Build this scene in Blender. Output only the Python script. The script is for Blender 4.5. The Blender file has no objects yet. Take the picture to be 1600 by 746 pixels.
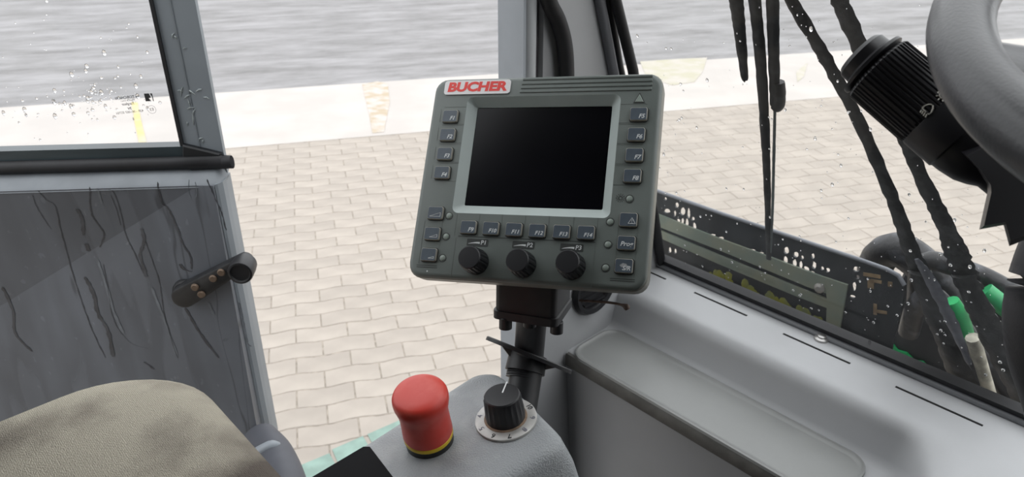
import bpy, bmesh, math, random
from mathutils import Vector, Matrix, noise as mnoise
from mathutils.bvhtree import BVHTree

random.seed(7)
R = math.radians
scene = bpy.context.scene
COL = scene.collection

# ------------------------------------------------------------------ camera
FPX, PITCH, CAMH = 1150.0, R(27), 1.88
C0 = Vector((0, 0, CAMH))
FW = Vector((0, math.cos(PITCH), -math.sin(PITCH)))
UP = Vector((0, math.sin(PITCH), math.cos(PITCH)))
RT = Vector((1, 0, 0))
cam_d = bpy.data.cameras.new('camera')
cam = bpy.data.objects.new('camera', cam_d)
COL.objects.link(cam)
cam.location = C0
cam.rotation_euler = (R(90) - PITCH, 0, 0)
cam_d.sensor_width = 36.0
cam_d.lens = FPX / 1600 * 36
cam_d.clip_start = 0.02
cam_d.clip_end = 300
cam_d.dof.use_dof = True
cam_d.dof.focus_distance = 0.66
cam_d.dof.aperture_fstop = 15.0
scene.camera = cam

# ------------------------------------------------------------------ light
world = bpy.data.worlds.new('world')
scene.world = world
world.use_nodes = True
wn = world.node_tree.nodes
wl = world.node_tree.links
bg = wn['Background']
tc = wn.new('ShaderNodeTexCoord')
sep = wn.new('ShaderNodeSeparateXYZ')
wl.new(tc.outputs['Generated'], sep.inputs[0])
mr = wn.new('ShaderNodeMapRange')             # overcast sky: brighter towards the zenith
mr.inputs[1].default_value = 0.0
mr.inputs[2].default_value = 1.0
mr.inputs[3].default_value = 0.75
mr.inputs[4].default_value = 1.35
wl.new(sep.outputs[2], mr.inputs[0])
wl.new(mr.outputs[0], bg.inputs['Strength'])
bg.inputs['Color'].default_value = (0.96, 0.98, 1.0, 1)

vs = scene.view_settings
vs.view_transform = 'Standard'
vs.look = 'None'
vs.gamma = 1.0
vs.use_curve_mapping = False
vs.exposure = 1.02
scene.cycles.use_denoising = True
scene.cycles.max_bounces = 10
scene.cycles.transparent_max_bounces = 16


# ------------------------------------------------------------------ geometry of the view
def ray(px, py):
    return FW + RT * ((px - 800) / FPX) - UP * ((py - 373) / FPX)


def at(px, py, d):                       # a photo pixel at a distance along the optical axis
    return C0 + ray(px, py) * d


def onz(px, py, z):                      # on a level plane, z measured from the camera
    r = ray(px, py)
    return C0 + r * (z / r.z)


def onplane(px, py, p, n):
    r = ray(px, py)
    return C0 + r * ((p - C0).dot(n) / r.dot(n))


def proj(p):
    v = p - C0
    d = v.dot(FW)
    return 800 + FPX * v.dot(RT) / d, 373 - FPX * v.dot(UP) / d, d


YAW = R(46.6)                            # the vehicle's forward direction, right of the view
F = Vector((math.sin(YAW), math.cos(YAW), 0))
L = Vector((-math.cos(YAW), math.sin(YAW), 0))
Z = Vector((0, 0, 1))


def VC(a, b, z):                         # vehicle coordinates around the camera
    return C0 + F * a + L * b + Z * z


def frame(o, x, z):
    z = z.normalized()
    x = (x - z * x.dot(z)).normalized()
    y = z.cross(x)
    m = Matrix.Identity(4)
    for i in range(3):
        m[i][0], m[i][1], m[i][2], m[i][3] = x[i], y[i], z[i], o[i]
    return m


# ------------------------------------------------------------------ materials
MATS = {}


def M(name, col, rough=0.5, metal=0.0, var=0.12, scale=18.0, bump=0.0, bscale=180.0, col2=None, lo=0.4, hi=0.65,
      stretch=(1, 1, 1), spec=0.5, coat=0.0, detail=5, rvar=0.0, rand=0.0):
    if name in MATS:
        return MATS[name]
    m = bpy.data.materials.new(name)
    MATS[name] = m
    m.use_nodes = True
    n, l = m.node_tree.nodes, m.node_tree.links
    b = n['Principled BSDF']
    b.inputs['Roughness'].default_value = rough
    b.inputs['Metallic'].default_value = metal
    b.inputs['Specular IOR Level'].default_value = spec
    b.inputs['Coat Weight'].default_value = coat
    b.inputs['Base Color'].default_value = (*col, 1)
    t = n.new('ShaderNodeTexCoord')
    mp = n.new('ShaderNodeMapping')
    mp.inputs['Scale'].default_value = stretch
    l.new(t.outputs['Object'], mp.inputs[0])
    if var or col2:
        nz = n.new('ShaderNodeTexNoise')
        nz.inputs['Scale'].default_value = scale
        nz.inputs['Detail'].default_value = detail
        l.new(mp.outputs[0], nz.inputs['Vector'])
        rp = n.new('ShaderNodeValToRGB')
        rp.color_ramp.elements[0].position = lo
        rp.color_ramp.elements[1].position = hi
        c2 = col2 if col2 else tuple(min(1, c * (1 + var)) for c in col)
        c1 = col if col2 else tuple(c * (1 - var) for c in col)
        rp.color_ramp.elements[0].color = (*c1, 1)
        rp.color_ramp.elements[1].color = (*c2, 1)
        l.new(nz.outputs['Fac'], rp.inputs[0])
        out = rp.outputs[0]
        if rand:
            oi = n.new('ShaderNodeObjectInfo')
            mr_ = n.new('ShaderNodeMapRange')
            mr_.inputs[3].default_value = 1 - rand
            mr_.inputs[4].default_value = 1 + rand
            l.new(oi.outputs['Random'], mr_.inputs[0])
            mx = n.new('ShaderNodeMix')
            mx.data_type = 'RGBA'
            mx.blend_type = 'MULTIPLY'
            mx.inputs[0].default_value = 1
            l.new(out, mx.inputs[6])
            l.new(mr_.outputs[0], mx.inputs[7])
            out = mx.outputs[2]
        l.new(out, b.inputs['Base Color'])
        if rvar:
            r2 = n.new('ShaderNodeMapRange')
            r2.inputs[1].default_value = lo
            r2.inputs[2].default_value = hi
            r2.inputs[3].default_value = rough - rvar
            r2.inputs[4].default_value = rough + rvar
            l.new(nz.outputs['Fac'], r2.inputs[0])
            l.new(r2.outputs[0], b.inputs['Roughness'])
    if bump:
        nb = n.new('ShaderNodeTexNoise')
        nb.inputs['Scale'].default_value = bscale
        nb.inputs['Detail'].default_value = 3
        l.new(mp.outputs[0], nb.inputs['Vector'])
        bp = n.new('ShaderNodeBump')
        bp.inputs['Strength'].default_value = bump
        bp.inputs['Distance'].default_value = 0.002
        l.new(nb.outputs['Fac'], bp.inputs['Height'])
        l.new(bp.outputs[0], b.inputs['Normal'])
    return m


def glass_mat(name, tint=(0.97, 0.985, 0.98), gloss=0.06, dirt=0.0):
    m = bpy.data.materials.new(name)
    m.use_nodes = True
    n, l = m.node_tree.nodes, m.node_tree.links
    n.remove(n['Principled BSDF'])
    out = n['Material Output']
    tr = n.new('ShaderNodeBsdfTransparent')
    tr.inputs[0].default_value = (*tint, 1)
    gl = n.new('ShaderNodeBsdfGlossy')
    gl.inputs['Roughness'].default_value = 0.02
    lw = n.new('ShaderNodeLayerWeight')
    pw = n.new('ShaderNodeMath')
    pw.operation = 'POWER'
    pw.inputs[1].default_value = 5.0
    l.new(lw.outputs['Facing'], pw.inputs[0])
    ml_ = n.new('ShaderNodeMath')
    ml_.operation = 'MULTIPLY_ADD'
    ml_.inputs[1].default_value = 0.6
    ml_.inputs[2].default_value = gloss
    l.new(pw.outputs[0], ml_.inputs[0])
    mx = n.new('ShaderNodeMixShader')
    l.new(ml_.outputs[0], mx.inputs[0])
    l.new(tr.outputs[0], mx.inputs[1])
    l.new(gl.outputs[0], mx.inputs[2])
    last = mx.outputs[0]
    if dirt:
        df = n.new('ShaderNodeBsdfTranslucent')
        df.inputs[0].default_value = (0.9, 0.9, 0.9, 1)
        t = n.new('ShaderNodeTexCoord')
        mp = n.new('ShaderNodeMapping')
        mp.inputs['Scale'].default_value = (60, 60, 8)
        l.new(t.outputs['Object'], mp.inputs[0])
        nz = n.new('ShaderNodeTexNoise')
        nz.inputs['Scale'].default_value = 1.0
        nz.inputs['Detail'].default_value = 6
        l.new(mp.outputs[0], nz.inputs['Vector'])
        r2 = n.new('ShaderNodeMapRange')
        r2.inputs[1].default_value = 0.45
        r2.inputs[2].default_value = 0.75
        r2.inputs[3].default_value = dirt * 0.3
        r2.inputs[4].default_value = dirt
        l.new(nz.outputs['Fac'], r2.inputs[0])
        m2 = n.new('ShaderNodeMixShader')
        l.new(r2.outputs[0], m2.inputs[0])
        l.new(last, m2.inputs[1])
        l.new(df.outputs[0], m2.inputs[2])
        last = m2.outputs[0]
    l.new(last, out.inputs[0])
    return m


def water_mat():
    m = bpy.data.materials.new('water_drop')
    m.use_nodes = True
    b = m.node_tree.nodes['Principled BSDF']
    b.inputs['Base Color'].default_value = (1, 1, 1, 1)
    b.inputs['Roughness'].default_value = 0.0
    b.inputs['IOR'].default_value = 1.33
    b.inputs['Transmission Weight'].default_value = 1.0
    return m


# ------------------------------------------------------------------ mesh helpers
def mk(name, verts, faces, mat, parent=None, smooth=None, mw=None, mids=None):
    me = bpy.data.meshes.new(name)
    me.from_pydata([tuple(v) for v in verts], [], faces)
    mats = mat if isinstance(mat, (list, tuple)) else [mat]
    for q in mats:
        me.materials.append(q)
    if mids:
        for p_, i in zip(me.polygons, mids):
            p_.material_index = i
    bm = bmesh.new()
    bm.from_mesh(me)
    bmesh.ops.recalc_face_normals(bm, faces=bm.faces)
    bm.to_mesh(me)
    bm.free()
    return link(name, me, parent, smooth, mw)


def link(name, me, parent=None, smooth=None, mw=None):
    o = bpy.data.objects.new(name, me)
    COL.objects.link(o)
    if smooth is not None:
        me.shade_smooth()
        if smooth < 180:
            try:
                me.set_sharp_from_angle(angle=R(smooth))
            except Exception:
                pass
    if parent:
        o.parent = parent
    if mw is not None:
        o.matrix_local = mw
    return o


def empty(name, mw, label, cat, group=None):
    o = bpy.data.objects.new(name, None)
    o.empty_display_size = 0.02
    COL.objects.link(o)
    o.matrix_world = mw
    return tag(o, label, cat, group)


def tag(o, label=None, cat=None, group=None, kind=None):
    if label:
        o['label'] = label
    if cat:
        o['category'] = cat
    if group:
        o['group'] = group
    if kind:
        o['kind'] = kind
    return o


def rr(w, h, r, n=5, cx=0.0, cy=0.0):    # rounded rectangle, counter-clockwise
    pts = []
    for k, (sx, sy) in enumerate(((1, 1), (-1, 1), (-1, -1), (1, -1))):
        for i in range(n + 1):
            a = R(90 * k + 90 * i / n)
            pts.append((cx + sx * (w / 2 - r) + r * math.cos(a), cy + sy * (h / 2 - r) + r * math.sin(a)))
    return pts


def loops(loop_list, cap0=False, cap1=True):
    """loop_list: loops of equal length of 3D points"""
    v, f = [], []
    n = len(loop_list[0])
    for lp in loop_list:
        v += [tuple(p) for p in lp]
    for k in range(len(loop_list) - 1):
        for i in range(n):
            j = (i + 1) % n
            f.append((k * n + i, k * n + j, (k + 1) * n + j, (k + 1) * n + i))
    if cap0:
        f.append(tuple(range(n)))
    if cap1:
        f.append(tuple(range((len(loop_list) - 1) * n, len(loop_list) * n)))
    return v, f


def zl(pts, z):
    return [(p[0], p[1], z) for p in pts]


def merge(*parts):
    V_, F_ = [], []
    for v, f in parts:
        o = len(V_)
        V_ += [tuple(p) for p in v]
        F_ += [tuple(i + o for i in q) for q in f]
    return V_, F_


def boxm(x0, x1, y0, y1, z0, z1):
    v = [(x, y, z) for z in (z0, z1) for y in (y0, y1) for x in (x0, x1)]
    f = [(0, 2, 3, 1), (4, 5, 7, 6), (0, 1, 5, 4), (2, 6, 7, 3), (0, 4, 6, 2), (1, 3, 7, 5)]
    return v, f


def lathe(prof, seg=32, ribs=0, rib_amp=0.0, rib_rng=None, cap0=True, cap1=True):
    """prof: list of (radius, z); ribs modulate the radius between profile indices rib_rng"""
    lps = []
    for k, (r, z) in enumerate(prof):
        lp = []
        for i in range(seg):
            a = 2 * math.pi * i / seg
            q = r
            if ribs and rib_rng[0] <= k <= rib_rng[1]:
                q = r + rib_amp * (1 if math.cos(a * ribs) > 0 else -1) * 0.5
            lp.append((q * math.cos(a), q * math.sin(a), z))
        lps.append(lp)
    return loops(lps, cap0, cap1)


def tube(pts, rad, seg=10, flat=1.0, nrm=None):
    """round (or flattened) tube through world points; rad number or list"""
    pts = [Vector(p) for p in pts]
    n = len(pts)
    lps = []
    ref = Vector(nrm) if nrm is not None else Vector((0.13, 0.31, 0.94))
    for i, p in enumerate(pts):
        t = (pts[min(n - 1, i + 1)] - pts[max(0, i - 1)]).normalized()
        s = t.cross(ref).normalized()
        u = s.cross(t)
        r = rad[i] if isinstance(rad, (list, tuple)) else rad
        lps.append([p + s * (r * math.cos(2 * math.pi * k / seg)) + u * (r * flat * math.sin(2 * math.pi * k / seg)) for k in range(seg)])
    return loops(lps, True, True)


def spline(pts, n=8):
    """Catmull-Rom through points"""
    pts = [Vector(p) for p in pts]
    out = []
    for i in range(len(pts) - 1):
        p0, p1, p2, p3 = pts[max(0, i - 1)], pts[i], pts[i + 1], pts[min(len(pts) - 1, i + 2)]
        for k in range(n):
            t = k / n
            out.append(0.5 * ((2 * p1) + (p2 - p0) * t + (2 * p0 - 5 * p1 + 4 * p2 - p3) * t * t + (3 * p1 - p0 - 3 * p2 + p3) * t ** 3))
    out.append(pts[-1])
    return out


def prism(poly, z0, z1, bevel=0.0, seg=1):
    """extrude a 2D polygon (any order) between z0 and z1; top edge bevelled"""
    bm = bmesh.new()
    vs_ = [bm.verts.new((p[0], p[1], z1)) for p in poly]
    top = bm.faces.new(vs_)
    r = bmesh.ops.extrude_face_region(bm, geom=[top])
    nv = [e for e in r['geom'] if isinstance(e, bmesh.types.BMVert)]
    bmesh.ops.translate(bm, verts=nv, vec=(0, 0, z0 - z1))
    bmesh.ops.recalc_face_normals(bm, faces=bm.faces)
    if bevel:
        ed = [e for e in bm.edges if all(abs(v.co.z - z1) < 1e-7 for v in e.verts)]
        bmesh.ops.bevel(bm, geom=ed, offset=bevel, segments=max(1, seg), affect='EDGES', profile=0.5)
    bm.verts.index_update()
    v = [tuple(q.co) for q in bm.verts]
    f = [tuple(q.index for q in fc.verts) for fc in bm.faces]
    bm.free()
    return v, f


def text_me(s, size, mat, shear=0.0, bold=0.0, ext=0.00015, align='CENTER', sx=1.0):
    cu = bpy.data.curves.new('t', 'FONT')
    cu.body = s
    cu.size = size
    cu.shear = shear
    cu.offset = bold
    cu.extrude = ext
    cu.align_x = align
    cu.align_y = 'CENTER'
    cu.resolution_u = 3
    ob = bpy.data.objects.new('t', cu)
    COL.objects.link(ob)
    dg = bpy.context.evaluated_depsgraph_get()
    me = bpy.data.meshes.new_from_object(ob.evaluated_get(dg))
    bpy.data.objects.remove(ob)
    bpy.data.curves.remove(cu)
    me.materials.clear()
    me.materials.append(mat)
    if sx != 1.0:
        me.transform(Matrix.Diagonal((sx, 1, 1, 1)))
    return me


def curve2d(outer, holes, ext, mat, name):
    cu = bpy.data.curves.new(name, 'CURVE')
    cu.dimensions = '2D'
    cu.fill_mode = 'BOTH'
    cu.extrude = ext
    for lp in [outer] + holes:
        sp = cu.splines.new('POLY')
        sp.points.add(len(lp) - 1)
        for q, p in zip(sp.points, lp):
            q.co = (p[0], p[1], 0, 1)
        sp.use_cyclic_u = True
    ob = bpy.data.objects.new('t', cu)
    COL.objects.link(ob)
    dg = bpy.context.evaluated_depsgraph_get()
    me = bpy.data.meshes.new_from_object(ob.evaluated_get(dg))
    bpy.data.objects.remove(ob)
    bpy.data.curves.remove(cu)
    me.materials.clear()
    me.materials.append(mat)
    return me


def T(x, y, z=0.0, rz=0.0):
    return Matrix.Translation((x, y, z)) @ Matrix.Rotation(rz, 4, 'Z')


def drops(n, place, rmin, rmax, name, parent, label=None):
    """water drops as small domes; place(k) gives centre, normal"""
    bm_v, bm_f = [], []
    for k in range(n):
        c, nr, dn = place()
        r = rmin + (rmax - rmin) * random.random() ** 3
        x = dn.cross(nr).normalized()
        y = nr.cross(x)
        st = random.uniform(0.9, 1.7)
        lps = []
        for (q, h) in ((1.0, 0.0), (0.86, 0.3), (0.5, 0.52)):
            lps.append([c + x * (r * q * math.cos(a * math.pi / 4)) + y * (r * q * st * math.sin(a * math.pi / 4)) + nr * (r * h * 1.0) for a in range(8)])
        v, f = loops(lps, True, True)
        o = len(bm_v)
        bm_v += v
        bm_f += [tuple(i + o for i in q) for q in f]
    o = mk(name, bm_v, bm_f, WATER, parent, smooth=180)
    tag(o, kind='stuff')
    return o


WATER = water_mat()
m_black = M('black_plastic', (0.012, 0.012, 0.014), 0.42, var=0.2)
m_rubber = M('black_rubber', (0.010, 0.010, 0.012), 0.6, var=0.3, bump=0.1)
m_soft = M('soft_touch_dark', (0.030, 0.030, 0.034), 0.55, var=0.15, scale=30, bump=0.08, bscale=500)

# ================================================================== SETTING: the yard
E1 = Vector((math.sin(R(75)), math.cos(R(75)), 0))       # along the paver rows
E2 = Vector((-math.cos(R(75)), math.sin(R(75)), 0))      # away from the vehicle


def gp(u, v, z=0.0):
    return E1 * u + E2 * v + Z * z


def guv(px, py):
    p = onz(px, py, -CAMH)
    return p.dot(E1), p.dot(E2)


v_near = (guv(400, 230)[1] + guv(640, 206)[1]) / 2
v_far = (guv(60, 168)[1] + guv(400, 141)[1] + guv(680, 119)[1]) / 3

m_sand = M('joint_sand', (0.275, 0.24, 0.20), 0.95, var=0.25, scale=30)
m_paver = M('paver_concrete', (0.352, 0.312, 0.272), 0.85, var=0.08, scale=5, bump=0.25, bscale=260, rand=0.05)
m_strip = M('light_concrete', (0.445, 0.412, 0.385), 0.8, var=0.05, scale=2.2, stretch=(1, 1, 1))
m_asph = M('wet_gravel', (0.145, 0.14, 0.137), 0.8, col2=(0.285, 0.277, 0.28), scale=1.0, lo=0.34, hi=0.64, stretch=(0.9, 3.0, 1), detail=12, bump=0.3, bscale=25)


def gslab(name, u0, u1, v0, v1, z0, z1, mat):
    mw = frame(Vector((0, 0, 0)), E1, Z)
    o = mk(name, *boxm(u0, u1, v0, v1, z0, z1), mat, mw=mw)
    tag(o, kind='structure')
    return o


[n_ for n_ in m_asph.node_tree.nodes if n_.type == 'TEX_NOISE'][0].inputs['Roughness'].default_value = 0.72
ground = gslab('ground', -70, 90, v_far, 90, -0.3, -0.012, m_asph)
tag(ground, 'grey streaked wet gravel beyond the pale concrete strip', 'ground')
conc = gslab('ground_strip', -70, 90, v_near, v_far, -0.3, 0.0, m_strip)
tag(conc, 'pale concrete strip between the pavers and the grey gravel', 'ground')
pav = gslab('pavement', -70, 90, -30, v_near, -0.3, -0.0025, m_sand)
tag(pav, 'beige wavy-edged concrete block paving beside the vehicle', 'pavement')

PL, PW, AMP = 0.225, 0.1125, 0.0095


def wave(u):
    t = (u / PL) % 1.0
    # flat, step, flat, step back
    def sm(x):
        x = max(0, min(1, x))
        return x * x * (3 - 2 * x)
    return AMP * (sm((t - 0.1) / 0.25) - sm((t - 0.6) / 0.25)) - AMP / 2


def paver_mesh(off):
    g = 0.0017
    us = [0.0, 0.1, 0.22, 0.35, 0.5, 0.6, 0.72, 0.85, 1.0]
    def out(ins, z):
        lo = []
        hi = []
        for t in us:
            u = (t - 0.5) * PL
            uc = max(-PL / 2 + g + ins, min(PL / 2 - g - ins, u))
            w = wave(u + off)
            lo.append((uc, -PW / 2 + w + g + ins, z))
            hi.append((uc, PW / 2 + w - g - ins, z))
        return lo + hi[::-1]
    v, f = loops([out(0, -0.03), out(0, -0.003), out(0.0025, 0.0)], False, True)
    me = bpy.data.meshes.new('paver')
    me.from_pydata(v, [], f)
    me.materials.append(m_paver)
    bm = bmesh.new()
    bm.from_mesh(me)
    bmesh.ops.recalc_face_normals(bm, faces=bm.faces)
    bm.to_mesh(me)
    bm.free()
    return me


pm = [paver_mesh(PL / 2), paver_mesh(0.0)]
cells = []
for j in range(0, 60):
    v = v_near - PW * (j + 0.5) - 0.01
    if v < 0.7:
        break
    for i in range(-22, 46):
        u = i * PL + (PL / 2 if j % 2 else 0)
        c = gp(u, v)
        x, y, d = proj(c)
        inview = d > 0.5 and 345 < x < 800 and 170 < y < 770
        inview2 = d > 0.5 and 1030 < x < 1640 and 60 < y < 470
        cells.append(((0 if inview else (1 if inview2 else 2)), d, u, v, j % 2))
vis = sorted([c for c in cells if c[0] == 0], key=lambda c: c[1])
vis += sorted([c for c in cells if c[0] == 1], key=lambda c: c[1])
keep = vis[:300]
rest = vis[300:] + [c for c in cells if c[0] == 2]
for (_, d, u, v, odd) in keep:
    o = bpy.data.objects.new('paver', pm[odd])
    COL.objects.link(o)
    o.parent = pav
    o.location = (u, v, random.uniform(-0.0015, 0.0012))
    o.rotation_euler = (random.uniform(-0.006, 0.006), random.uniform(-0.006, 0.006), random.uniform(-0.006, 0.006))
rv, rf = [], []
pv = [[tuple(q.co) for q in m_.vertices] for m_ in pm]
pf = [[tuple(p.vertices) for p in m_.polygons] for m_ in pm]
for (_, d, u, v, odd) in rest:
    o = len(rv)
    z = random.uniform(-0.0015, 0.0012)
    rv += [(a + u, b + v, c + z) for a, b, c in pv[odd]]
    rf += [tuple(i + o for i in q) for q in pf[odd]]
tag(mk('paver_field', rv, rf, m_paver, pav), kind='stuff')

m_teal = M('teal_paint', (0.21, 0.30, 0.26), 0.8, var=0.12, scale=14)


def ground_patch(name, pix, mat, parent, z):
    pts = [onz(x, y, -CAMH + z) for x, y in pix]
    inv = parent.matrix_world.inverted()
    bpy.context.view_layer.update()
    inv = parent.matrix_world.inverted()
    loc = [inv @ p for p in pts]
    v, f = prism([(p.x, p.y) for p in loc], z - 0.002, z)
    return mk(name, v, f, mat, parent)


for q in ([(461, 731), (514.6, 708.7), (527, 731), (478, 762)], [(518.8, 702.8), (567, 681.7), (580, 704), (530, 728)],
          [(574, 679), (640, 650), (652, 671), (586, 701)], [(400, 765), (456, 735), (473, 765), (420, 800)]):
    ground_patch('teal_line', q, m_teal, pav, 0.003)
m_yel_refl = M('yellow_reflection', (0.52, 0.43, 0.20), 0.8, col2=(0.48, 0.44, 0.37), scale=5, lo=0.45, hi=0.7)  # yellow reflection on the wet ground, put into the colour
ground_patch('yellow_reflection_streak', [(205, 160), (215, 160), (221, 190), (229, 222), (217, 223), (210, 190)], m_yel_refl, conc, 0.003)
m_stain_refl = M('brown_stain_reflection', (0.39, 0.32, 0.23), 0.8, col2=(0.47, 0.43, 0.40), scale=7, lo=0.40, hi=0.6)  # brownish stain-like reflection on the wet ground, put into the colour
ground_patch('stain_reflection', [(566, 132), (590, 127), (606, 131), (609, 160), (603, 190), (600, 206), (582, 208), (577, 180), (570, 150)], m_stain_refl, conc, 0.003)
m_weed = M('weed_patch', (0.40, 0.375, 0.29), 0.9, col2=(0.445, 0.412, 0.37), scale=6)
ground_patch('weed_patch', [(1000, 96), (1060, 92), (1105, 90), (1098, 112), (1085, 128), (1050, 133), (1010, 120)], m_weed, conc, 0.003)
ground_patch('weed_patch', [(1262, 98), (1256, 120), (1246, 128), (1244, 112)], m_weed, conc, 0.003)

# ================================================================== SETTING: the cab shell
A0, DZ = 0.929, -0.60                    # windscreen base
RAKE = 0.404
WB = 0.615                               # inner face of the left side of the cab
CEIL = 0.55  # unseen roof set high to let more sky light onto the dashboard
NS = (F + Z * RAKE).normalized()         # windscreen normal (outwards)
m_cab = M('cab_grey_plastic', (0.385, 0.39, 0.40), 0.5, var=0.06, scale=6, bump=0.05, bscale=700, rvar=0.06)
m_cabd = M('cab_shade_lining', (0.06, 0.061, 0.065), 0.8, var=0.1)  # linings out of view, darkened to cut the light inside the cab
m_floor = M('floor_mat', (0.02, 0.02, 0.02), 0.8, var=0.3, bump=0.2)
vmw = frame(C0, F, Z)                     # local x = forward, y = left, z = up (camera height 0)


def wall_ab(px, py):
    """photo pixel on the left wall -> forward coordinate and height"""
    p = onplane(px, py, VC(0, WB, 0), L) - C0
    return p.dot(F), p.z


def vobj(name, vf, mat, parent=None, smooth=None):
    if parent:
        return mk(name, *vf, mat, parent, smooth)
    return mk(name, *vf, mat, None, smooth, vmw)


def ws(b, h):                             # point on the windscreen in vehicle coordinates
    return (A0 - RAKE * h, b, DZ + h)


fl = tag(vobj('floor', boxm(-0.8, 0.80, -0.9, WB, -1.22, -1.18), m_floor), 'black rubber mat on the cab floor below the dashboard', 'floor', kind='structure')
ce = tag(vobj('ceiling', boxm(-0.8, A0 - RAKE * (CEIL - DZ) + 0.02, -0.92, WB + 0.03, CEIL, CEIL + 0.04), m_cabd), 'unseen cab roof with lining darkened to shade the interior', 'ceiling', kind='structure')
wr = merge(boxm(-0.8, A0, -0.93, -0.90, -1.2, -0.15), boxm(-0.8, 0.60, -0.93, -0.90, -0.15, CEIL))  # unseen upper panel added over the side window to cut light
tag(vobj('wall_right', wr, m_cabd), 'unseen cab side beyond the steering wheel, closed up to shade the interior', 'wall', kind='structure')
wk = merge(boxm(-0.83, -0.80, -0.93, WB + 0.03, -1.2, CEIL), boxm(-0.80, 0.0, WB, WB + 0.03, -1.2, CEIL))  # unseen rear closed and left return added to cut light from behind
tag(vobj('wall_rear', wk, m_cabd), 'unseen cab rear and left return, closed up to shade the interior', 'wall', kind='structure')

# left wall = windscreen pillar panel with its jamb strips
a779 = wall_ab(815, 60)[0]
jd = 0.0
while proj(VC(a779, WB + jd, -0.2))[0] > 779 and jd < 0.2:
    jd += 0.001
a817 = wall_ab(819, 60)[0]
a838 = wall_ab(838, 60)[0]
a849 = wall_ab(849, 60)[0]
ztop, zbot = CEIL, -1.18
# side panel with raked front edge (vertical plane at y = WB), thickness outwards
hw = CEIL - DZ
pan = [(a849, zbot), (A0 + 0.0, zbot), (A0, DZ)]
if A0 - RAKE * hw > a849:
    pan += [(A0 - RAKE * hw, ztop), (a849, ztop)]
else:
    pan += [(a849, DZ + (A0 - a849) / RAKE)]
v, f = prism([(p[0], p[1]) for p in pan], 0, 0.03)
v = [(x, WB + z, y) for x, y, z in v]
wall_left = vobj('wall_left', (v, f), m_cab)
tag(wall_left, 'pale grey side panel of the cab between door jamb and windscreen', 'wall', kind='structure')
m_jamb = M('jamb_paint', (0.36, 0.39, 0.425), 0.4, var=0.05)
m_jamb_shade = M('jamb_groove_shade', (0.10, 0.09, 0.095), 0.6, var=0.1)  # brownish shadow between tube and panel, put into the colour
mk('jamb_strip', *boxm(a779, a817, WB - 0.003, WB + jd, zbot, ztop), m_jamb, wall_left)
cv, cf = lathe([(((a838 - a817) * 0.5), zbot), (((a838 - a817) * 0.5), ztop)], 20)
mk('jamb_tube', [(x + (a817 + a838) / 2, y + WB + 0.004, z) for x, y, z in cv], cf, M('jamb_silver', (0.46, 0.475, 0.49), 0.35, var=0.04), wall_left, 60)
mk('jamb_groove_shade', *boxm(a838, a849, WB + 0.008, WB + 0.03, zbot, ztop), m_jamb_shade, wall_left)

# round black vent on the side panel, half hidden behind the terminal
va, vz = wall_ab(926, 446)
vent = empty('air_vent', vmw @ frame(Vector((va, WB, vz)), Vector((1, 0, 0)), Vector((0, -1, 0))), 'round black air vent on the pale side panel behind the terminal', 'vent')
mk('vent_ring', *lathe([(0.046, 0.0), (0.048, 0.004), (0.044, 0.010), (0.037, 0.008), (0.035, 0.002)], 40), m_black, vent, 40)
for k in range(5):
    y = -0.026 + 0.013 * k
    w = math.sqrt(max(0, 0.035 ** 2 - y * y))
    mk('vent_slat', *boxm(-w, w, y - 0.0015, y + 0.0015, 0.001, 0.007), m_black, vent)

# cable in the pillar corner
cab = [onplane(x_, y_, VC(0, WB - 0.011, 0), L) for x_, y_ in ((846, -60), (857, 0), (871, 30), (881, 65), (885, 110), (885, 190), (882, 300), (884, 420))]
tag(mk('cable', *tube(spline(cab, 6), 0.0098, 12), m_rubber, None, 60), 'thick black cable hanging down the pale windscreen pillar', 'cable')

# windscreen: pane, seals
m_wsglass = glass_mat('windscreen_glass', (0.985, 0.99, 0.985), 0.02, 0.008)
win1 = mk('window_1', [ws(WB, 0), ws(-0.9, 0), ws(-0.9, hw), ws(WB, hw)], [(0, 1, 2, 3)], m_wsglass, mw=vmw)
tag(win1, 'wet windscreen pane spotted with raindrops', 'windscreen', kind='structure')
n_l = Vector((1, 0, RAKE)).normalized()
mk('seal', *merge(boxm(-0.004, 0.010, -0.9, WB, -0.004, 0.019)), m_rubber, win1, None, Matrix.Translation((A0 - 0.006, 0, DZ)) @ Matrix.Rotation(-math.atan(RAKE), 4, 'Y'))
mk('seal_trim', *tube([(A0 - 0.013, -0.9, DZ + 0.003), (A0 - 0.013, WB, DZ + 0.003)], 0.005, 10), M('grey_trim', (0.16, 0.165, 0.175), 0.4, var=0.05), win1, 60)
s0 = Vector(ws(WB - 0.008, 0))
for (pa, pb, rd) in (((949, 0), (966, 100), 0.0065), ((962, 0), (989, 110), 0.0072)):
    P = []
    for q in (pa, pb):
        w_ = onplane(q[0], q[1], VC(A0, 0, DZ) - NS * 0.006, NS) - C0
        P.append(Vector((w_.dot(F), w_.dot(L), w_.z)))
    d_ = P[1] - P[0]
    mk('pillar_seal', *tube([P[0] - d_ * 2.0, P[1], Vector(ws(WB - 0.006, 0.004)) - Vector((0.008, 0, 0))], rd, 10), m_rubber, win1, 60)
# grey return of the pillar beside the seal
P = []
for q in ((937, 0), (957, 105)):
    w_ = onplane(q[0], q[1], VC(0, WB - 0.004, 0), L) - C0
    P.append(Vector((w_.dot(F), w_.dot(L), w_.z)))
d_ = P[1] - P[0]
mk('pillar_bead', *tube([P[0] - d_ * 2.0, P[1] + d_ * 2.4], 0.007, 12), M('pillar_bead', (0.17, 0.175, 0.19), 0.5, var=0.05), wall_left, 60)


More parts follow.
